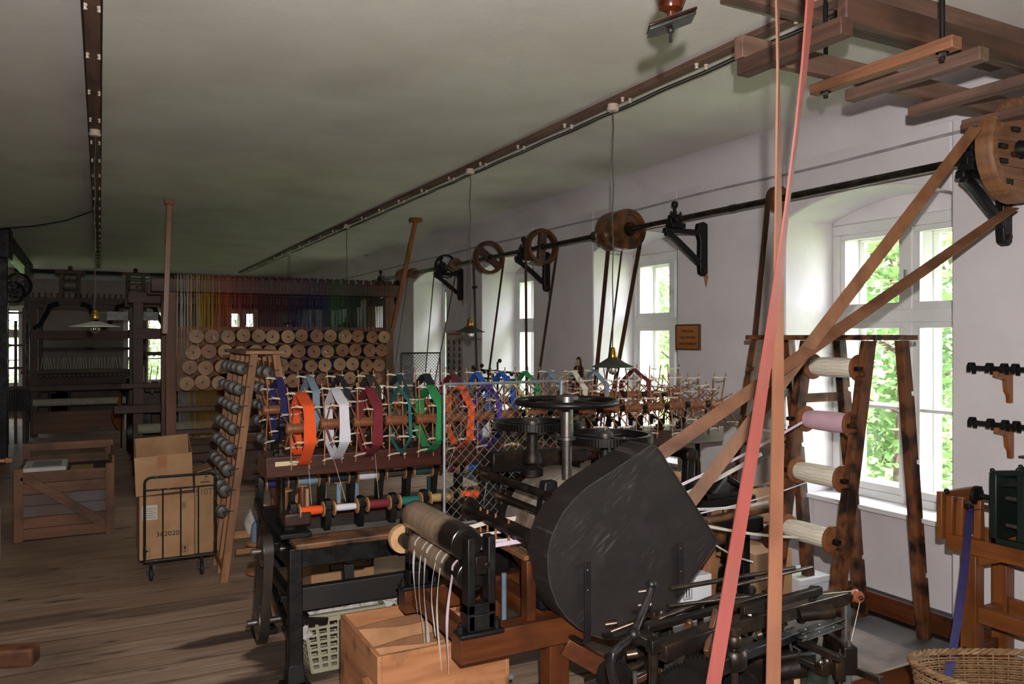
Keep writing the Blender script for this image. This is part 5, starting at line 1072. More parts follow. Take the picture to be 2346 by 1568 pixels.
# purple ribbon into the basket
s0 = D(2221, 1172, 3.86); pts = [s0+Vector((.03, -.03, .012)), s0+Vector((.012, -.01, .01)), s0]
e = D(2172, 1552, 3.12)
for k in range(1, 13): u = k/12; pts.append(s0.lerp(e, u)+rgt*.012*math.sin(PI*u))
tag(MB().strip(pts, [(rgt*.042+fwd*.008)]*len(pts), .002).build('ribbon', mat('ribbon_violet', '2f2a5e', '262050', sc=20, rough=.5)), 'dark violet ribbon hanging from the machine stand into the wicker basket', 'ribbon')
# wicker basket
wk = mat('wicker', '8f6c4c', '6c5034', sc=40, rough=.6, dirt='5f4228', dsc=9)
bc_ = D(2290, 1552, 3.0); bc_.z = 0; rx, ry, bh_ = .32, .19, .365
th_ = -YAW
t = thing('wicker_basket', 'oval wicker basket with a rolled rim in the bottom right corner', 'basket', (bc_.x, bc_.y, 0))
def bp_(a, z, o=0):
    g = .72+.28*(z/bh_)**.7; u = (rx*g+o)*math.cos(a); v = (ry*g+o)*math.sin(a); up = .03*math.cos(a)**2*(z/bh_)**3
    return Vector((bc_.x+u*math.cos(th_)-v*math.sin(th_), bc_.y+u*math.sin(th_)+v*math.cos(th_), z+up))
m = MB(); NS = 34
for k in range(NS): a = 2*PI*k/NS; m.tube([bp_(a, z) for z in (.01, .1, .2, .3, bh_)], .0032, 5)
m.build('stake', wk, t)
m = MB(); rows = 38
for j in range(rows):
    z = .01+j*(bh_-.02)/rows; m.tube([bp_(2*PI*i/(NS*2), z, .0045*(1 if (i//1+j) % 2 and i % 2 == 0 else (-1 if i % 2 == 0 else 0))) for i in range(NS*2+1)], .0042, 4)
m.build('weave', wk, t)
m = MB()
for ph in (0, 2.1, 4.2): m.tube([bp_(a, bh_+.004, .006+.008*math.cos(a*22+ph))+Vector((0, 0, .008*math.sin(a*22+ph))) for a in [2*PI*i/176 for i in range(177)]], .007, 5)
m.build('rolled_rim', wk, t); m = MB(); m.add([bp_(2*PI*i/40, .01) for i in range(40)], [tuple(range(40))]); m.build('basket_bottom', wk, t)
# wall racks with iron fittings
def rack(xp, yp, wd, lb):
    a = PX(xp, yp, 4.19); t = thing('wall_rack', lb, 'wall rack', (4.1, a.y-.2, a.z-.1), 'iron bars on small wooden wall brackets'); z = a.z
    m = MB(); m.box(4.06, 4.085, a.y-.75, a.y, z-.012, z+.012); m.build('iron_bar', iron, t, bevel=.002)
    for k in range(9):
        y = a.y-.02-k*.075-(.02 if k % 3 else 0); m = MB(); m.strip([Vector((4.05, y, z-.02)), Vector((4.05, y, z+.012)), Vector((4.062, y, z+.026)), Vector((4.085, y, z+.026)), Vector((4.095, y, z+.01)), Vector((4.095, y, z-.03))], (0, .022, 0), .006); m.build('hook', iron, t, bevel=.001)
    for y in (a.y-.15, a.y-.6):
        m = MB(); m.prism([(XW, y-.012, z-.013), (XW-.14, y-.012, z-.013), (XW-.14, y-.012, z-.04), (XW-.06, y-.012, z-.06), (XW-.05, y-.012, z-.12), (XW-.03, y-.012, z-.14), (XW-.025, y-.012, z-.18), (XW, y-.012, z-.18)], (0, .024, 0)); m.build('wooden_bracket', wood('orange', 'Z'), t, bevel=.003)
rack(2248, 842, 0, 'black iron bar with hooks on brackets, upper of two on the wall'); rack(2250, 965, 0, 'black iron bar with hooks on brackets, lower of two on the wall')
p = PX(2338, 1047, 4.17); m = MB(); m.box(4.15, XW, p.y-.25, p.y, p.z-.004, p.z+.006); tag(m.build('small_shelf', wood('old', 'Y')), 'edge of a small brown wall shelf above the green machine', 'shelf')
# framed notice
t = thing('wooden_notice', 'square wooden notice with German lettering on the wall', 'sign', (XW, 4.9, 1.62))
a, b_ = PX(1550, 746, XW-.01), PX(1603, 800, XW-.01); z0, z1 = PX(1576, 801, XW-.01).z, PX(1576, 745, XW-.01).z; y0, y1 = b_.y, a.y
m = MB(); m.box(XW-.012, XW-.001, y0, y1, z0, z1); m.build('board', mat('sign_wood', 'a8703e', '96602f', sc=14, st=(1, .1, 1), rough=.5), t)
m = MB()
for q0 in (0,):
    m.box(XW-.02, XW-.001, y0-.004, y1+.004, z1-.006, z1+.006); m.box(XW-.02, XW-.001, y0-.004, y1+.004, z0-.006, z0+.006); m.box(XW-.02, XW-.001, y0-.006, y0+.006, z0, z1); m.box(XW-.02, XW-.001, y1-.006, y1+.006, z0, z1)
m.build('frame', mat('sign_frame', '5a3a22', rough=.5), t, bevel=.002)
yc, zc = (y0+y1)/2, (z0+z1)/2; ink = mat('burnt_lettering', '2a170c', rough=.7)
for s, dz, sz in (('Während des', .05, .036), ('Ganges nicht reinigen,', 0, .036), ('putzen und ausbessern!', -.05, .036)):
    o = text(s, (XW-.0135, yc, zc+dz), (R(90), 0, R(-90)), sz, ink, t, sx=.62 if len(s) > 12 else .7)
# hackle comb on the wall
a, b_ = PX(1311, 820, XW-.012), PX(1340, 885, XW-.012); yc = (a.y+b_.y)/2; z1 = PX(1325, 822, XW-.012).z; z0 = PX(1325, 890, XW-.012).z
t = thing('hackle_comb', 'wooden hackle comb with spikes hanging on the wall beside the window', 'comb', (XW-.02, yc, z0))
w2 = .075; m = MB(); m.prism([(XW-.02, yc-w2, z0-.1), (XW-.02, yc+w2, z0-.1), (XW-.02, yc+w2, z1-.09), (XW-.02, yc+.045, z1-.07), (XW-.02, yc+.03, z1), (XW-.02, yc, z1+.02), (XW-.02, yc-.03, z1), (XW-.02, yc-.045, z1-.07), (XW-.02, yc-w2, z1-.09)], (.02, 0, 0)); m.build('comb_board', wood('old', 'Z'), t, bevel=.002)
m = MB()
for i in range(7):
    for j in range(5): z = z0-.05+i*.035; m.tube([(XW-.02, yc-.05+j*.025, z), (XW-.14, yc-.05+j*.03, z)], .0028, 5, .0005)
m.build('spikes', iron, t); m = MB(); m.box(XW-.023, XW-.02, yc-.03, yc+.03, z1-.07, z1-.01); m.build('label', mat('cream_label'), t)
# cloth print with motifs
t = thing('wall_chart', 'tall narrow cloth print with folk figures and red heading on the wall', 'wall hanging', (XW-.01, 9.6, 1.2))
y0, y1 = PX(1061, 800, XW).y, PX(1024, 800, XW).y; z1 = PX(1040, 757, XW).z; z0 = z1-.9
m = MB(); m.box(XW-.006, XW-.001, y0, y1, z0, z1); m.build('cloth', mat('cloth_grey', 'b8ada2', 'a89c90', sc=5, rough=.9), t)
q = random.Random(3)
for i in range(9):
    for y in (y0+.1, y0+.28, y0+.46):
        z = z1-.16-i*.085; m = MB(); c = q.choice(['5a6a70', '3f5a4c', '8a5a48', '4a4a5a']); m.prism([(XW-.007, y-.04, z-.03), (XW-.007, y+.04, z-.035), (XW-.007, y+.03, z+.02), (XW-.007, y, z+.035), (XW-.007, y-.03, z+.01)], (.001, 0, 0)); m.build('printed_figure', mat('print_'+c, c, sc=20, rough=.9), t)
text('Der Webstuhl', (XW-.0075, (y0+y1)/2, z1-.05), (R(90), 0, R(-90)), .075, mat('ink_red', 'a03a34', rough=.8), t) if False else text('Drei', (XW-.0075, (y0+y1)/2, z1-.05), (R(90), 0, R(-90)), .075, mat('ink_red', 'a03a34', rough=.8), t) if False else None
m = MB(); m.box(XW-.008, XW-.006, y0+.05, y1-.05, z1-.065, z1-.04); m.build('red_heading', mat('ink_red', 'a03a34', rough=.8), t)
m = MB(); m.box(XW-.03, XW, 8.95, 9.04, 2.26, 2.29); tag(m.build('wall_socket', iron), 'tiny black fitting on the wall between the shaft and the cloth print', 'fitting')

# rod with turned knobs standing on the window sill
t = thing('knobbed_rod', 'black rod strung with round dark knobs standing before the third window', 'rod', PY(1125, 880, 7.9))
a, b_ = PY(1095, 848, 7.9), PY(1208, 857, 7.9); m = MB(); m.cyl(a, b_, .014, 10); m.cyl(a-Vector((0, 0, .09)), b_-Vector((.1, 0, .07)), .012, 8); m.build('cross_rod', iron, t)
c = PY(1140, 850, 7.9); m = MB(); m.cyl((c.x, 7.9, .52), (c.x, 7.9, c.z+.1), .012, 8); m.build('rod_stem', iron, t)
kn = mat('knob_brown', '3a1f16', '24120c', rough=.4)
q = random.Random(9)
for (x, y) in ((1145, 827), (1104, 838), (1085, 842), (1091, 850), (1098, 862), (1110, 852), (1120, 856), (1128, 860), (1136, 852), (1146, 858), (1155, 862), (1164, 866), (1130, 866), (1142, 870), (1172, 858), (1184, 860)):
    m = MB(); m.ball(PY(x, y, 7.88+q.uniform(-.03, .03)), .024, 12, 8); m.build('knob', kn, t)
# ------------------------------------------------------------------ crate
t = thing('wooden_crate', 'open slatted wooden crate with a diagonal brace at the left', 'crate', (-.25, 7.8, 0))
ck = {a: mat('crate_'+a, '7a5036', '5c3c26', sc=14, st=ST[a], rough=.65, dirt='3a2418', dsc=3, dlo=.5, dhi=.72, bump=.3) for a in 'XYZ'}
x0, x1, y0, y1, h = -.60, .09, 7.42, 8.30, .56
grm = mat('crate_grey', '6a5648', '5a4a44', sc=5, st=(.2, 1, 1), rough=.7, dirt='6a6468', dsc=3)
for k in range(6):
    z = .01+k*.091
    m = MB(); m.box(x0, x1, y0, y0+.018, z, z+.088); m.build('slat', (ck['X'] if k not in (2, 3) else grm), t, bevel=.002)
for k in range(6):
    z = .01+k*.091
    for x in (x0, x1-.018): m = MB(); m.box(x, x+.018, y0+.02, y1-.02, z, z+.088); m.build('slat', ck['Y'], t, bevel=.002)
    m = MB(); m.box(x0, x1, y1-.018, y1, z, z+.088+.02*(k == 5)); m.build('slat', ck['X'], t, bevel=.002)
for x in (x0-.012, x1-.05):
    m = MB(); m.box(x, x+.065, y0-.018, y0, .0, h+.03); m.build('corner_post', ck['Z'], t, bevel=.003); m = MB(); m.box(x, x+.06, y1-.04, y1-.018, .0, h+.12); m.build('corner_post', ck['Z'], t, bevel=.003)
m = MB(); m.box(x0, x1+.02, y1-.05, y1-.03, h+.06, h+.13); m.build('top_rail', ck['X'], t, bevel=.002)
m = MB(); m.box(x1, x1+.02, y0+.1, y1, h-.0, h+.08); m.build('top_rail', ck['Y'], t, bevel=.002)
m = MB(); m.bar((x0+.05, y0-.01, h-.03), (x1-.06, y0-.01, .09), .016, .07, up=(0, 0, 1)); m.build('diagonal_brace', ck['X'], t, bevel=.002)
m = MB(); m.box(x0+.02, x1-.02, y0+.02, y1-.04, .48, .50); m.build('packing', mat('packing', '5a4436', '3a2c24', sc=10, rough=.9), t)
pm = mat('paper', 'c9c5bc', 'b9b4aa', sc=5, rough=.8); tm = mat('print_grey', '8c8e8c', '787a7a', sc=30, rough=.8)
t = thing('papers', 'stack of printed papers lying in the crate', 'papers', (-.45, 7.7, .55)); m = MB(); m.box(-.56, -.25, 7.5, 7.95, .50, .575); m.build('sheets', pm, t, bevel=.002); m = MB(); m.box(-.50, -.29, 7.56, 7.88, .575, .577); m.build('printed_block', tm, t)
m = MB(); m.box(-.22, -.05, 7.5, 7.75, .50, .545); tag(m.build('book', mat('book_buff', 'a8935c', '94804e', sc=6, rough=.8)), 'small buff book lying beside the papers in the crate', 'book')
# ------------------------------------------------------------------ trolley with cartons
t = thing('roll_trolley', 'dark tubular steel trolley on castors holding cardboard cartons', 'trolley', (.48, 6.1, 0))
tb = mat('trolley_steel', '2c3230', '1e2322', sc=20, rough=.4, metal=.5, dirt='6a7470', dsc=20, dlo=.6, dhi=.75)
x0, x1, y0, y1, z0, z1 = .265, .715, 5.82, 6.42, .135, .70
def rr3(x0, x1, y, z0, z1, r=.04):
    p = []; 
    for k in range(5): a = PI-k*PI/8; p.append(Vector((x0+r+r*math.cos(a), y, z1-r+r*math.sin(a))))
    for k in range(5): a = PI/2-k*PI/8; p.append(Vector((x1-r+r*math.cos(a), y, z1-r+r*math.sin(a))))
    return [Vector((x0, y, z0))]+p+[Vector((x1, y, z0))]
m = MB(); m.tube(rr3(x0, x1, y0, z0, z1), .009, 8); m.cyl((x0, y0, z1-.085), (x1, y0, z1-.085), .006, 8)
for k in range(1, 4): m.cyl((x0+(x1-x0)*k/4, y0, z0), (x0+(x1-x0)*k/4, y0, z1-.085), .005, 8)
m.cyl((x0, y0, z0), (x1, y0, z0), .008, 8); m.build('front_frame', tb, t)
m = MB(); m.tube(rr3(x0, x1, y1, z0, z1), .009, 8); m.cyl((x0, y1, z0), (x1, y1, z0), .008, 8); m.cyl((x0, y0, z0), (x0, y1, z0), .008, 8); m.cyl((x1, y0, z0), (x1, y1, z0), .008, 8); m.build('rear_frame', tb, t)
m = MB(); m.box(x0+.01, x1-.01, y0+.01, y1-.01, z0-.005, z0+.005); m.build('base_plate', ck['X'], t)
for (x, y) in ((x0+.04, y0+.01), (x1-.09, y0+.01), (x0+.05, y1-.03), (x1-.05, y1-.03)):
    m = MB(); m.lathe((x-.012, y, .045), (1, 0, 0), [(0, .03), (.004, .045), (.020, .045), (.024, .03)], 22); c = m.build('castor', black_rubber, t)
    m = MB(); m.lathe((x-.014, y, .045), (1, 0, 0), [(0, .008), (0, .018), (.028, .018), (.028, .008)], 16); m.bar((x, y, .10), (x, y, .13), .04, .02); m.bar((x-.018, y, .045), (x-.018, y+.01, .10), .003, .014); m.bar((x+.018, y, .045), (x+.018, y+.01, .10), .003, .014); m.build('castor_fork', iron2, c)
def carton(p, ux, uy, sx, sy, sz, mt, label, top=True, flaps=0):
    p, ux, uy = Vector(p), Vector(ux).normalized(), Vector(uy).normalized(); uz = ux.cross(uy).normalized()
    t = thing('carton', label, 'carton', p); m = MB(); e = .005
    def slab(a, b_, c, A, B, C): o = p+ux*a+uy*b_+uz*c; v = [o+ux*(A if i & 1 else 0)+uy*(B if i & 2 else 0)+uz*(C if i & 4 else 0) for i in range(8)]; m.add(v, [(0,2,3,1),(4,5,7,6),(0,1,5,4),(2,6,7,3),(0,4,6,2),(1,3,7,5)])
    slab(0, 0, 0, sx, e, sz); slab(0, sy-e, 0, sx, e, sz); slab(0, e, 0, e, sy-2*e, sz); slab(sx-e, e, 0, e, sy-2*e, sz); slab(e, e, 0, sx-2*e, sy-2*e, e)
    if top: slab(0, 0, sz, sx, sy, e)
    m.build('carton_body', mt, t); return t, p, ux, uy, uz
cb2 = mat('cardboard_dark', 'a9835e', '9c7752', sc=7, rough=.8, dirt='8a6848', dsc=2)
t1, p, ux, uy, uz = carton((.235, 5.845, .142), (1, .02, 0), (0, 1, 0), .345, .44, .42, cardb, 'large cardboard carton marked 362020 standing in the trolley')
text('362020', (.41, 5.842, .305), (R(90), 0, 0), .045, inkk, t1, sx=1.1)
arrows((.495, 5.842, .47), (1, 0, 0), (0, 0, 1), .032, t1, inkk, 'up'); arrows((.50, 5.842, .165), (1, 0, 0), (0, 0, 1), .036, t1, inkk, 'glass'); arrows((.255, 5.842, .16), (1, 0, 0), (0, 0, 1), .045, t1, inkk, 'umb')
m = MB(); m.box(.25, .345, 5.841, 5.844, .41, .51); m.build('paper_label', mat('label_pale', 'c6bcb2', rough=.7), t1)
for k in range(5): m = MB(); m.box(.258, .335-.01*(k % 2), 5.8395, 5.8412, .425+k*.015, .427+k*.015); m.build('printed_line', inkk, t1)
m = MB(); m.box(.38, .42, 5.841, 5.8435, .53, .562); m.build('tape', mat('tape_brown', 'a8714e', rough=.4), t1)
ti = R(-6); a_ = Vector((math.cos(R(4)), .0, math.sin(R(4))))
t2, p, ux, uy, uz = carton((.215, 5.88, .567), (1, 0, .05), (0.04, 1, .2), .36, .42, .275, cardb, 'open empty carton tilted on top of the carton in the trolley', top=False)
m = MB(); q = [p+ux*a+uz*b_-uy*.001 for a, b_ in ((.14, .20), (.20, .20), (.20, .28), (.14, .28))]; m.prism([v+uz*(-.01) for v in q], uy*-.002); m.build('tape', mat('tape_brown'), t2)
t3, p, ux, uy, uz = carton((.585, 5.86, .142), (1, 0, 0), (0, 1, 0), .12, .40, .545, cb2, 'narrow cardboard carton lettered S10T at the right of the trolley')
text('S10T', (.645, 5.857, .565), (R(90), 0, 0), .065, mat('ink_grey', '5a4a40', rough=.8), t3, sx=.85); arrows((.645, 5.857, .65), (1, 0, 0), (0, 0, 1), .026, t3, inkk, 'umb')
m = MB(); m.box(.62, .68, 5.8575, 5.859, .632, .638); m.build('hand_slot', mat('slot_dark', '2a1c14', rough=.9), t3)
m = MB(); m.box(.60, .70, 5.9, 6.15, .695, .70); m.v = [v+Vector((0, 0, .0+(v.x-.6)*.25)) for v in m.v]; m.build('carton_flap', cb2, t3)
# ------------------------------------------------------------------ A-frame bobbin rack
t = thing('bobbin_rack', 'tall pale wooden A-frame rack carrying rows of small grey bobbins', 'bobbin rack', (1.0, 6.0, 0))
bk_ = {a: mat('rack_'+a, 'a8764f', '875b3a', sc=18, st=ST[a], rough=.6, dirt='5c3d28', dsc=3, bump=.2) for a in 'XYZ'}
LT, LB, RT, RB = .93, .735, 1.075, 1.29
def lx(z): return LB+(LT-LB)*z/1.53
def rx_(z): return RB+(RT-RB)*z/1.53
YR = [5.57, 5.80, 6.03, 6.26, 6.49]
for k, y in enumerate(YR):
    w_b = .05 if k in (0, 4) else .03
    for f, nm in ((lx, 'batten'), (rx_, 'batten')): m = MB(); m.bar((f(0), y, 0), (f(1.53), y, 1.53), .03 if k else .045, w_b if nm else 0, up=(1, 0, 0)); m.build(nm, bk_['Z'], t, bevel=.003)
m = MB(); m.box(.87, 1.13, 5.52, 6.55, 1.53, 1.555); m.build('top_board', bk_['Y'], t, bevel=.004)
for z in (.06, .8, 1.42):
    for f in (lx, rx_): m = MB(); m.box(f(z)-.012, f(z)+.012, 5.57, 6.49, z, z+.05); m.build('rail', bk_['Y'], t, bevel=.002)
m = MB(); m.box(lx(.3), rx_(.3), 5.58, 5.60, .28, .33); m.build('rail', bk_['X'], t, bevel=.002)
gw = mat('grey_wound', '6f6a66', '524d4a', wave=('Y', 120, 1), sc=9, rough=.6, bump=.3, lo=.2, hi=.8); bw_ = mat('brown_wound', '7a583c', '5c422c', wave=('Y', 120, 1), sc=9, rough=.6, bump=.3)
proto = None
rowsL = [1.43, 1.29, 1.16, 1.02, .88, .74, .60, .46]; rowsR = [1.40, 1.27, 1.13, 1.0, .86, .72]
ordn = ['top', 'second', 'third', 'fourth', 'fifth', 'sixth', 'seventh', 'eighth']; ordc = ['nearest', 'second nearest', 'second farthest', 'farthest']
for side, rows in ((0, rowsL), (1, rowsR)):
    for i, z in enumerate(rows):
        f = lx if side == 0 else rx_
        x = f(z)-.055
        m = MB(); m.cyl((x, 5.55, z-.0), (x, 6.5, z), .003, 6); m.build('wire_rod', iron, t)
        for y in (5.57, 6.49): m = MB(); m.tube([(f(z), y-.03, z+.02), (x, y-.03, z+.02), (x, y-.03, z-.012)], .003, 5); m.build('hook', iron, t)
        for k in range(4):
            if side == 0 and i == 7 and k > 0: continue
            y = YR[k]+.105+rnd.uniform(-.02, .02); sc_ = rnd.uniform(.92, 1.1) if i != 2 else .85
            lab = '%s bobbin on the %s side of the A-frame rack, %s row, %s' % (('brown' if (i*3+k) % 5 == 0 else 'grey'), ('left', 'right')[side], ordn[i], ordc[k])
            if proto is None:
                proto = tag(thing('rack_bobbin', lab, 'bobbin', (x, y, z), 'small bobbins on the A-frame rack'), lab, 'bobbin', 'small bobbins on the A-frame rack'); c = Vector((x, y, z))
                for s in (-1, 1): m = MB(); m.lathe(c+Vector((0, s*.045-.004, 0)), (0, 1, 0), [(0, .006), (0, .036), (.002, .039), (.006, .039), (.008, .036), (.008, .006)], 24, closed=True); m.build('flange', mat('flange_grey', '574f4a', '403a36', sc=20, rough=.45), proto)
                m = MB(); m.lathe(c, (0, 1, 0), [(-.041, .01), (-.040, .033), (.040, .035), (.041, .01)], 22); m.build('wound_yarn', gw, proto)
            else:
                o = dup(proto, (x, y, z), lab, None, scale=(sc_,)*3, mats={'wound_yarn': bw_} if (i*3+k) % 5 == 0 else None)
# ------------------------------------------------------------------ little bench with cones, sack
t = thing('cone_stand', 'small wooden stand with round shelves beside the bobbin rack', 'stand', (.93, 5.5, 0)); sx, sy = .955, 5.42
m = MB()
for z in (.27, .08): m.lathe((sx, sy, z), (0, 0, 1), [(0, .095), (.004, .1), (.016, .1), (.02, .095)], 30)
m.build('round_shelf', bk_['X'], t); m = MB(); m.cyl((sx, sy, 0), (sx, sy, .27), .02, 12); m.build('stem', bk_['Z'], t); m = MB(); m.box(.80, 1.15, 5.47, 5.50, .20, .235); m.build('rail', bk_['X'], t, bevel=.003)
def cone(x, y, z, h, r1, r2, mt, lb):
    t = thing('yarn_cone', lb, 'yarn cone', (x, y, z)); m = MB(); m.lathe((x, y, z), (0, 0, 1), [(0, r1*.6), (0.0, r1*.95), (.01, r1), (h-.012, r2), (h, r2*.8), (h, .006)], 24); m.build('wound_yarn', mt, t); m = MB(); m.lathe((x, y, z+h), (0, 0, 1), [(0, r2*.5), (.012, r2*.42), (.012, .004)], 14); m.build('cone_tip', mat('cone_tip', '3f6fb0', rough=.5), t)
cone(sx-.04, sy-.02, .292, .125, .036, .026, yarn('cone_grey', '6f7f92', '62738a', 'Z', 160), 'grey-blue yarn cone on the small round shelf')
cone(.955, 5.26, 0, .15, .028, .022, yarn('cone_blue', '2f5fb8', '274fa0', 'Z', 160), 'bright blue yarn cone standing on the floor')
m = MB(); m.lathe((.99, 5.62, .28), (0, 0, 1), [(0, .03), (.02, .10), (.1, .12), (.17, .09), (.2, .03), (.205, .001)], 30); m.v = [v+mnoise.noise_vector(v*18)*.018 for v in m.v]; tag(stuff(m.build('wool_heap', wool)), 'heap of off-white wool behind the grey-blue cone', 'wool')
# log, rod, cushion at the left edge
m = MB(); c = [PZ(-140, 1545, .0), PZ(82, 1528, .0)]; zc = Vector((0, 0, .045)); m.bar(c[0]+zc+Vector((0, .05, 0)), c[1]+zc+Vector((0, .05, 0)), .11, .09); m.wobble(.006, 9); tag(m.build('timber_block', mat('log', '8a5a3c', '6a4028', sc=12, st=(.1, 1, 1), rough=.6, dirt='3a2418', dsc=6, bump=.4), bevel=.015, seg=3), 'worn timber block lying on the floor in the lower left corner', 'timber block')
t = thing('spinning_frame', 'edge of a small wooden frame with a turned rod at the left edge', 'wooden frame', (-1.2, 5.1, 0))
a = PY(14, 1056, 5.0); m = MB(); m.lathe(a+Vector((.03, 0, 0)), (-1, 0, 0), [(-.0, .004), (.004, .011), (.012, .016), (.022, .012), (.028, .017), (.036, .01), (.5, .01)], 14); m.build('turned_rod', bk_['X'], t)
m = MB(); m.box(a.x-.5, a.x-.44, 4.96, 5.04, 0, a.z+.1); m.build('upright', bk_['Z'], t); m = MB(); m.box(a.x-.5, a.x-.44, 4.7, 5.3, 0, .05); m.build('foot', bk_['Y'], t)
b0 = PY(4, 1225, 4.6); m = MB(); m.box(b0.x-.3, b0.x, 4.5, 4.56, b0.z-.13, b0.z+.15); tag(m.build('padded_board', mat('pale_cloth', 'bdb4b0', 'aaa29e', sc=12, rough=.85), bevel=.02, seg=3), 'edge of a pale padded board at the left edge of the photo', 'board')
m = MB(); m.box(b0.x-.3, b0.x-.24, 4.46, 4.6, 0, b0.z-.13); m.box(b0.x-.34, b0.x-.2, 4.40, 4.66, 0, .04); o = m.build('board_stand', bk_['Z'], None); tag(o, 'small wooden foot carrying the pale padded board', 'stand')
# ------------------------------------------------------------------ big spool rack with warp yarns
lm = {a: mat('loomwood_'+a, '583620', '3a2214', sc=14, st=ST[a], rough=.55, dirt='2c180e', dsc=2.5, bump=.15) for a in 'XYZ'}
lmo = {a: mat('loomwood_light_'+a, '74492c', '55341e', sc=14, st=ST[a], rough=.55, dirt='46291a', dsc=2, bump=.15) for a in 'XYZ'}
YK = 8.9
t = thing('spool_rack', 'wide wooden rack with four rows of large yarn spools under a heavy beam', 'spool rack', (1.85, YK+.1, 0))
def B(nm, m, mt, bv=.004, par=None): return m.build(nm, mt, par or t, bevel=bv)
xl_, xr_ = PY(385, 900, YK).x, PY(893, 900, YK).x
for x in (xl_+.03, xr_-.0):
    for y in (YK+.05, YK+.75): m = MB(); m.box(x-.05, x+.05, y-.05, y+.05, 0, 2.12); B('upright', m, lmo['Z'])
for y in (YK+.05, YK+.75):
    m = MB(); m.box(xl_-.16, xr_+.12, y-.05, y+.05, 2.12, 2.26); B('top_beam', m, lm['X'], .006)
for x in (xl_+.03, xr_): m = MB(); m.box(x-.04, x+.04, YK+.05, YK+.75, 2.03, 2.115); B('side_beam', m, lm['Y'])
m = MB(); m.box(xl_+.08, xr_-.05, YK+.02, YK+.05, 1.08, 1.76); B('spool_board', m, mat('spool_board', '8a5c3c', '6a4228', sc=10, st=(.1, 1, 1), rough=.6, dirt='4a2c1a', dsc=2), .003)
for z in (.86, .62): m = MB(); m.box(xl_+.08, xr_-.05, YK+.02, YK+.07, z, z+.05); B('cross_rail', m, lm['X'])
m = MB(); m.box(xl_+.08, xr_-.05, YK+.0, YK+.06, .42, .5); B('cross_rail', m, lm['X'])
m = MB(); m.box(xl_+.08, xr_-.05, YK+.1, YK+.6, .12, .40); B('low_box', m, lm['X'])
# row of small wooden pulleys along the top
for k in range(84):
    x = xl_-.02+(xr_-xl_+.06)*k/83; y = YK+.02+(k % 3)*.03
    m = MB(); m.lathe((x-.012, y, 2.29+.01*(k % 2)), (1, 0, 0), [(0, .01), (0, .018), (.006, .012), (.014, .012), (.02, .018), (.02, .01)], 10); m.bar((x, y, 2.26), (x, y, 2.29), .006, .02); m.build('yarn_guide', lm['Z'], t)
cols = [450, 488, 523, 560, 593, 627, 660, 693, 726, 759, 791, 822, 853, 882]
ccol = ['cream', 'ochre', 'greyw', 'crimson', 'wine', 'wine', 'umber', 'violet', 'royal', 'azure', 'leaf', 'pine', 'pine', 'ink']
KC = dict(cream=('cfc4b2', 'white'), ochre=('b98a2c', 'yellow'), greyw=('a8a49e', 'grey-white'), crimson=('6e1c22', 'dark red'), wine=('541822', 'wine red'), umber=('2e2420', 'dark brown'), violet=('2c2258', 'violet'), royal=('1c2c78', 'deep blue'), azure=('1c4a88', 'blue'), leaf=('2a6038', 'green'), pine=('16302c', 'dark green'), ink=('16182a', 'blue-black'), orange=('a8401c', 'orange'))
words = ['first', 'second', 'third', 'fourth', 'fifth', 'sixth', 'seventh', 'eighth', 'ninth', 'tenth', 'eleventh', 'twelfth', 'thirteenth', 'last']
wv_ = mat('disc_wood', '9c7450', '80593a', sc=9, rough=.5, dirt='74502e', dsc=6); wv2 = mat('disc_wood_warm', '8e6040', '744a2c', sc=9, rough=.5); wv3 = mat('disc_wood_light', 'aa8460', '90704e', sc=9, rough=.5)
proto = None; zr = [1.655, 1.495, 1.335, 1.18]
for r in range(4):
    for c in range(14):
        x = PY(cols[c], 800, YK-.30).x-.03*r-.01*(c % 2); z = zr[r]+rnd.uniform(-.01, .01)
        cn = ccol[c] if not (r >= 1 and c == 2) else 'orange'; cn = 'azure' if (r >= 2 and c == 10) else cn
        lab = '%s spool on the big rack, %s row, %s from the left' % (KC[cn][1], ('top', 'second', 'third', 'bottom')[r], words[c])
        ymt = mat('rackyarn_'+cn, KC[cn][0], rough=.8)
        if proto is None:
            proto = thing('yarn_spool', lab, 'spool', (x, YK-.06, z), 'large spools on the big rack'); o = Vector((x, YK-.30, z))
            m = MB(); m.lathe(o, (0, 1, 0), [(0, .008), (0, .070), (.003, .073), (.011, .073), (.014, .07), (.014, .008)], 32); m.build('disc_flange', wv_, proto)
            m = MB(); m.lathe(o, (0, 1, 0), [(.014, .01), (.014, .062), (.03, .068), (.265, .068), (.275, .03)], 26); m.build('wound_yarn', ymt, proto)
            m = MB(); m.lathe(o, (0, 1, 0), [(.275, .01), (.275, .071), (.288, .071), (.288, .01)], 26, closed=True); m.build('rear_flange', wv_, proto)
            m = MB(); m.cyl(o-Vector((0, .012, 0)), o+Vector((0, .31, 0)), .006, 8); m.bar(o+Vector((-.012, -.004, 0)), o+Vector((.016, -.004, .004)), .004, .009); m.build('spindle', iron, proto)
            continue
        s = rnd.uniform(.93, 1.05); d = dup(proto, (x, YK-.06, z), lab, None, rot=(0, rnd.uniform(0, 6), 0), scale=(s, 1, s), mats={'wound_yarn': ymt, 'disc_flange': rnd.choice([wv_, wv_, wv2, wv3])})
        if rnd.random() < .14:
            m = MB(); a = Vector((.02, 0, .03)); m.bar(Vector((x, YK-.303, z))-a*.2+Vector((0, 0, -.03)), Vector((x, YK-.303, z))+a+Vector((0, 0, -.03)), .002, .009); q_ = m.build('paper_slip', mat('paper'), None); 
            q_.parent = d; q_.location = (0, 0, 0); q_.data.transform(Matrix.Translation(Vector(q_.location)*0)); bpy.context.view_layer.update()
            q_.location = Vector((0, -.245, 0)); q_.rotation_euler = (0, 0, 0)
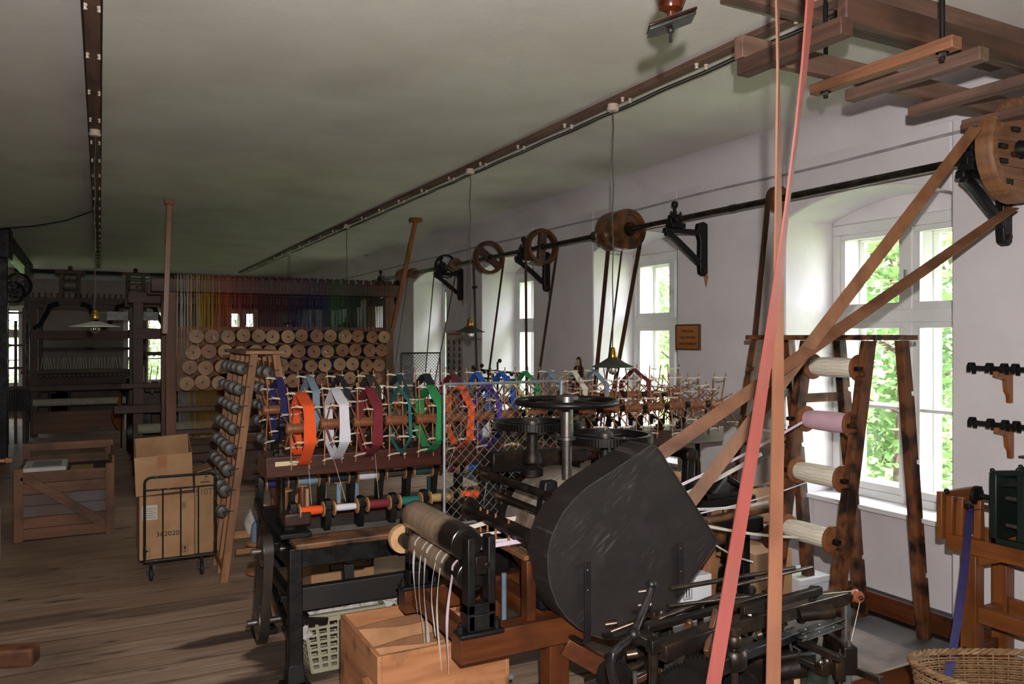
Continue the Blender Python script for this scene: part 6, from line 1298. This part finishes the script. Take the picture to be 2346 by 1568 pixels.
# yarn curtain: one object, several colours
cur = [(405, 'cream'), (445, 'ochre'), (500, 'orange'), (535, 'crimson'), (590, 'wine'), (655, 'violet'), (700, 'royal'), (760, 'leaf'), (790, 'pine'), (840, 'ink'), (900, 'ink')]
names = []; 
for _, n in cur:
    if n not in names: names.append(n)
ym_ = {'cream': 'b9b2a4', 'ochre': 'b98a1e', 'orange': 'b84a18', 'crimson': '7a1c1c', 'wine': '4c1420', 'violet': '2a1c4c', 'royal': '1a2050', 'leaf': '1f5a30', 'pine': '1c3826', 'ink': '2a1f1a'}
m = MB(); q = random.Random(5)
for k in range(300):
    x = 405+485*k/299+q.uniform(-2, 2); n = [c for a, c in cur if a <= x+q.uniform(-14, 14)] or ['cream']; m.mi(names.index(n[-1]))
    y = YK+q.uniform(-.05, .03); X = PY(x, 700, y).x
    if k % 2 == 0: zb = q.choice([1.72, 1.6, 1.45, 1.3]); m.bar((X, y-.06, 2.30), (X+q.uniform(-.02, .02), y-.02-.04*(zb < 1.7), zb), .0036 if n[-1] in ('cream', 'ochre', 'orange') else .0042, .003)
    yy = YK+.3+q.uniform(0, .6); X = PY(x, 700, yy).x; m.bar((X, yy, 2.26), (X+q.uniform(-.02, .02), yy, 1.2), .006, .003)
for k in range(120):
    x = 408+300*k/119; n = [c for a, c in cur if a <= x+q.uniform(-14, 14)] or ['cream']; m.mi(names.index(n[-1])); y = YK+.12+q.uniform(0, .2); X = PY(x, 900, y).x; m.bar((X, y, 1.1), (X+.02, y+.02, .55), .005, .003)
stuff(tag(m.build('warp_yarns', [mat('warp_'+n, ym_[n], rough=.8) for n in names], smooth=False), 'curtain of coloured warp yarns running from cream through red to blue', 'warp yarns'))
# props against the ceiling
a, b_ = PY(388, 515, 8.7), PY(378, 765, 8.7); a.z = 3.045
t2 = thing('ceiling_prop', 'orange-brown upright timber prop from the ceiling to the left post of the spool rack', 'timber prop', b_)
m = MB(); m.bar(b_, Vector((a.x, a.y, 3.0)), .05, .05); m.build('prop_pole', wood('orange', 'Z'), t2, bevel=.003); m = MB(); m.bc((a.x, a.y, 3.02), (.09, .12, .05)); m.build('prop_head', wood('orange', 'X'), t2, bevel=.003)
a, b_ = PY(952, 556, 8.75), PY(900, 752, 8.75); a.z = 3.02
t2 = thing('ceiling_prop', 'slanting orange-brown timber prop from the ceiling to the right post of the spool rack', 'timber prop', b_)
m = MB(); m.bar(b_, a, .05, .045); m.build('prop_pole', wood('orange', 'Z'), t2, bevel=.003); m = MB(); m.bc((a.x, a.y, 3.025), (.13, .12, .045)); m.build('prop_head', wood('orange', 'X'), t2, bevel=.003)
# ------------------------------------------------------------------ loom behind the spool rack
def loom(nm, label, X0, X1, Y0, Y1, H, seed, brk=6):
    t = thing(nm, label, 'loom', ((X0+X1)/2, (Y0+Y1)/2, 0)); q = random.Random(seed)
    def b(n_, m, mt, bv=.004): return m.build(n_, mt, t, bevel=bv)
    for x in (X0+.06, X1-.06):
        for y in (Y0+.05, Y1-.05): m = MB(); m.box(x-.055, x+.055, y-.055, y+.055, 0, H); b('upright', m, lm['Z'])
        m = MB(); m.box(x-.045, x+.045, Y0, Y1, H-.14, H); b('side_beam', m, lm['Y']); m = MB(); m.box(x-.045, x+.045, Y0, Y1, .62, .74); b('side_beam', m, lm['Y'])
    for y in (Y0+.03, Y1-.05): m = MB(); m.box(X0-.05, X1+.05, y-.05, y+.05, H-.13, H); b('top_beam', m, lm['X'], .006)
    m = MB(); m.box(X0, X1, Y0-.02, Y0+.06, 1.62, 1.75); b('front_beam', m, mat('polished_beam', '5a2c1a', '3c1c10', sc=10, st=(.05, 1, 1), rough=.55))
    m = MB(); m.box(X0-.2, X1+.05, Y0-.22, Y0-.10, .76, .86); b('breast_beam', m, lm['X'], .008)
    m = MB(); m.box(X0-.12, X1, Y0-.05, Y0+.02, 1.04, 1.10); b('batten', m, lm['X'])
    m = MB(); m.cyl((X0+.05, Y0-.12, .57), (X1-.1, Y0-.12, .57), .06, 18); b('cloth_roll', m, mat('cloth_roll', 'a8a090', '948c7c', sc=14, rough=.9))
    m = MB(); m.box(X0+.05, X1-.35, Y0-.10, Y0-.07, .06, .42); b('front_panel', m, lmo['X'])
    # harness, heddles and pulley pegs
    for k in range(7): y = Y0+.2+k*.08; m = MB(); m.box(X0+.15, X1-.15, y, y+.02, .98, 1.02); m.box(X0+.15, X1-.15, y, y+.02, 1.42, 1.46); b('harness_bar', m, mat('harness_dark', '2a1e18', rough=.6))
    m = MB()
    for k in range(110): x = X0+.15+(X1-X0-.3)*k/109; m.bar((x, Y0+.25+.04*(k % 4), 1.0), (x, Y0+.25+.04*(k % 4), 1.6), .004, .003)
    stuff(b('heddles', m, mat('heddle', '4a4038', rough=.7), 0))
    m = MB()
    for k in range(38): x = X0+.12+(X1-X0-.3)*k/37; m.strip([(x+.03*math.sin(k), Y0+.02, 1.30), (x, Y0-.03, 1.12)], (.012, 0, 0), .002)
    stuff(b('ribbon_warps', m, mat('warp_pale', '9a948c', rough=.8), 0))
    for k in range(24): x = X0+.1+(X1-X0-.2)*k/23; m = MB(); m.bc((x, Y0-.02, 1.0), (.03, .05, .05)); b('shuttle', m, lm['Z'], 0)
    for k in range(20):
        x = X0+.05+(X1-X0-.1)*k/19; m = MB(); m.lathe((x, Y0+.02, H+.0), (0, 0, 1), [(0, .01), (.05, .008), (.055, .018), (.07, .018), (.075, .006)], 8); b('peg', m, lm['Z'], 0)
    for i in range(brk):
        x = q.uniform(X0+.1, X1-.1); m = MB(); m.box(x-.1, x+.1, Y0+.5, Y0+.7, q.uniform(.2, .5), q.uniform(.6, 1.0)); b('iron_casting', m, iron, .01)
    m = MB(); m.box(X0+.1, X1-.1, Y1-.25, Y1-.2, .3, .95); b('rear_panel', m, lm['X'])
    for x in (X0-.02, X1+.0):
        m = MB(); m.lathe((x-.02, Y0+.3, .5), (1, 0, 0), [(0, .25), (0, .27), (.04, .27), (.04, .25)], 30, closed=True)
        for k in range(5): a = k*2*PI/5; m.bar((x, Y0+.3, .5), (x, Y0+.3+.26*math.cos(a), .5+.26*math.sin(a)), .02, .025)
        b('drive_wheel', m, iron, 0)
    return t
loom('ribbon_loom', 'dark ribbon loom standing behind the big spool rack', .34, 3.05, 10.3, 11.7, 2.18, 3)
tl = loom('ribbon_loom', 'large dark ribbon loom at the far left with white ribbon warps', -1.02, .72, 15.05, 16.6, 2.30, 4)
# towers and iron arches on the far left loom
def tb_(nm, m, mt, bv=.004): return m.build(nm, mt, tl, bevel=bv)
for px in (161, 311):
    x = PY(px, 650, 15.2).x
    m = MB(); 
    for dx in (-.12, .12): m.box(x+dx-.03, x+dx+.03, 15.1, 15.4, 2.30, 2.72)
    m.box(x-.22, x+.22, 15.05, 15.45, 2.70, 2.76); m.box(x-.12, x+.12, 15.1, 15.4, 2.44, 2.48); m.box(x-.12, x+.12, 15.1, 15.4, 2.60, 2.63)
    tb_('jacquard_tower', m, lm['Z']); m = MB(); m.lathe((x, 15.25, 2.76), (0, 0, 1), [(0, .05), (.04, .03), (.07, .04), (.09, .01)], 12); tb_('finial', m, lm['Z'], 0)
    for s in (-1, 1):
        m = MB(); m.tube([Vector((x+s*.16, 15.0, 2.20)), Vector((x+s*.28, 15.0, 2.16)), Vector((x+s*.34, 15.0, 2.02)), Vector((x+s*.42, 15.0, 1.86)), Vector((x+s*.52, 15.0, 1.78))], .045, 8, .03); tb_('iron_arch', m, iron, 0)
m = MB(); m.box(-1.05, .72, 15.0, 15.1, 2.12, 2.19); tb_('crown_rail', m, lm['X']); m = MB(); m.box(.1, .9, 14.96, 14.99, 1.93, 2.08); tb_('pale_plate', m, mat('plate_pale', 'a8a4a8', '76706e', sc=9, rough=.4))
m = MB(); m.cyl((-1.3, 16, 2.80), (1.5, 16, 2.80), .03, 10); tag(m.build('overhead_shaft', iron), 'black overhead shaft above the far left loom', 'shaft')
t2 = thing('hanging_cloth', 'orange-brown cloth hanging on a thin stick before the far left loom', 'cloth', PY(278, 1028, 13.0)); a = PY(278, 900, 13.0); f0 = PY(278, 1028, 13.0)
m = MB(); m.cyl((a.x, 13.0, 0), (a.x, 13.0, a.z), .012, 8); m.build('stick', iron, t2)
p_ = [PY(x, y, 12.98) for x, y in ((277, 898), (277, 985), (268, 982), (257, 965), (255, 948), (268, 930), (272, 905))]; m = MB(); m.prism(p_, (0, .03, 0)); m.build('cloth_piece', mat('cloth_orange', '8a4c24', '6e3a1a', sc=10, rough=.85), t2, bevel=.004)
# side machinery left of the far loom, iron post and beam at the left edge
t2 = thing('iron_gantry', 'black iron posts and overhead beam at the left edge of the room', 'iron frame', (-1.1, 12.1, 0))
xx = PY(8, 800, 12.1).x; m = MB(); m.box(xx-.25, xx+.045, 12.05, 12.15, 0, 2.95); m.build('post', iron, t2, bevel=.005)
a, b_ = PY(0, 530, 8.4), PY(74, 528, 8.4); m = MB(); m.box(xx-.3, PY(24, 600, 12).x, 11.9, 12.3, 2.66, 3.04); m.build('beam_end', iron, t2, bevel=.01)
a = PY(10, 585, 12.2); b_ = PY(68, 628, 16.0); m = MB(); m.bar((xx+.02, 12.2, 2.86), (b_.x-.05, 16.3, 2.84), .16, .2); m.build('long_beam', iron, t2, bevel=.01)
m = MB(); x2 = PY(62, 700, 14.6).x; m.box(x2-.03, x2+.03, 14.55, 14.65, 0, 2.8); m.build('post', iron, t2); m = MB(); m.box(x2-.62, x2+.03, 14.58, 14.62, 2.34, 2.40); m.build('cross_bar', iron, t2)
for (px, py, r) in ((28, 670, .17), (40, 655, .2)):
    c = PY(px, py, 14.2); m = MB(); m.lathe(c, (.3, 1, 0), [(0, r-.03), (0, r), (.04, r), (.04, r-.03)], 30, closed=True)
    for k in range(4): aa = k*PI/4; d = Vector((math.cos(aa), 0, math.sin(aa))); m.bar(c-d*r*.95, c+d*r*.95, .02, .02)
    m.cyl(c-Vector((0, .2, 0)), c+Vector((0, .45, 0)), .02, 8); m.build('spoked_wheel', iron, t2)
t2 = thing('bobbin_stand', 'narrow upright wooden yarn stand before the bright window at far left', 'yarn stand', (-1.2, 14.3, 0))
for px in (17, 36, 55):
    x = PY(px, 800, 14.3).x; m = MB(); m.box(x-.02, x+.02, 14.28, 14.32, .0, 2.1-.2*(px == 36)); m.build('upright', lm['Z'], t2)
for z in (.85, 1.15, 1.5, 2.0): m = MB(); m.box(PY(12, 800, 14.3).x, PY(60, 800, 14.3).x, 14.27, 14.33, z, z+.035); m.build('rail', lm['X'], t2)
for k in range(12): x = PY(14+k*4, 800, 14.25).x; m = MB(); m.cyl((x, 14.25, .5), (x, 14.25, .84), .008, 6); m.build('spindle', iron, t2)
# dark iron machine between the two looms
t2 = thing('iron_machine', 'dark iron gearing standing between the far loom and the spool rack', 'machine', (.75, 12.6, 0))
for (px, py, w, h) in ((330, 950, .22, .75), (300, 945, .12, .9), (355, 930, .10, 1.0)):
    p = PY(px, py, 12.6); m = MB(); m.box(p.x-w/2, p.x+w/2, 12.5, 12.7, 0, h); m.build('casting', iron, t2, bevel=.02)
for (px, py, r) in ((365, 960, .25), (310, 955, .16)):
    c = PY(px, py, 12.4); m = MB(); m.lathe(c, (1, .3, 0), [(0, r-.03), (0, r), (.04, r), (.04, r-.03)], 26, closed=True); m.bar(c-Vector((0, 0, r)), c+Vector((0, 0, r)), .03, .03); m.cyl(c, c+Vector((0, .15, 0)), .03, 8); m.build('gear_rim', iron, t2)
m = MB(); p = PY(322, 923, 12.4); m.cyl(p-Vector((.12, 0, 0)), p+Vector((.1, 0, 0)), .05, 16); m.build('metal_roller', steel, t2)
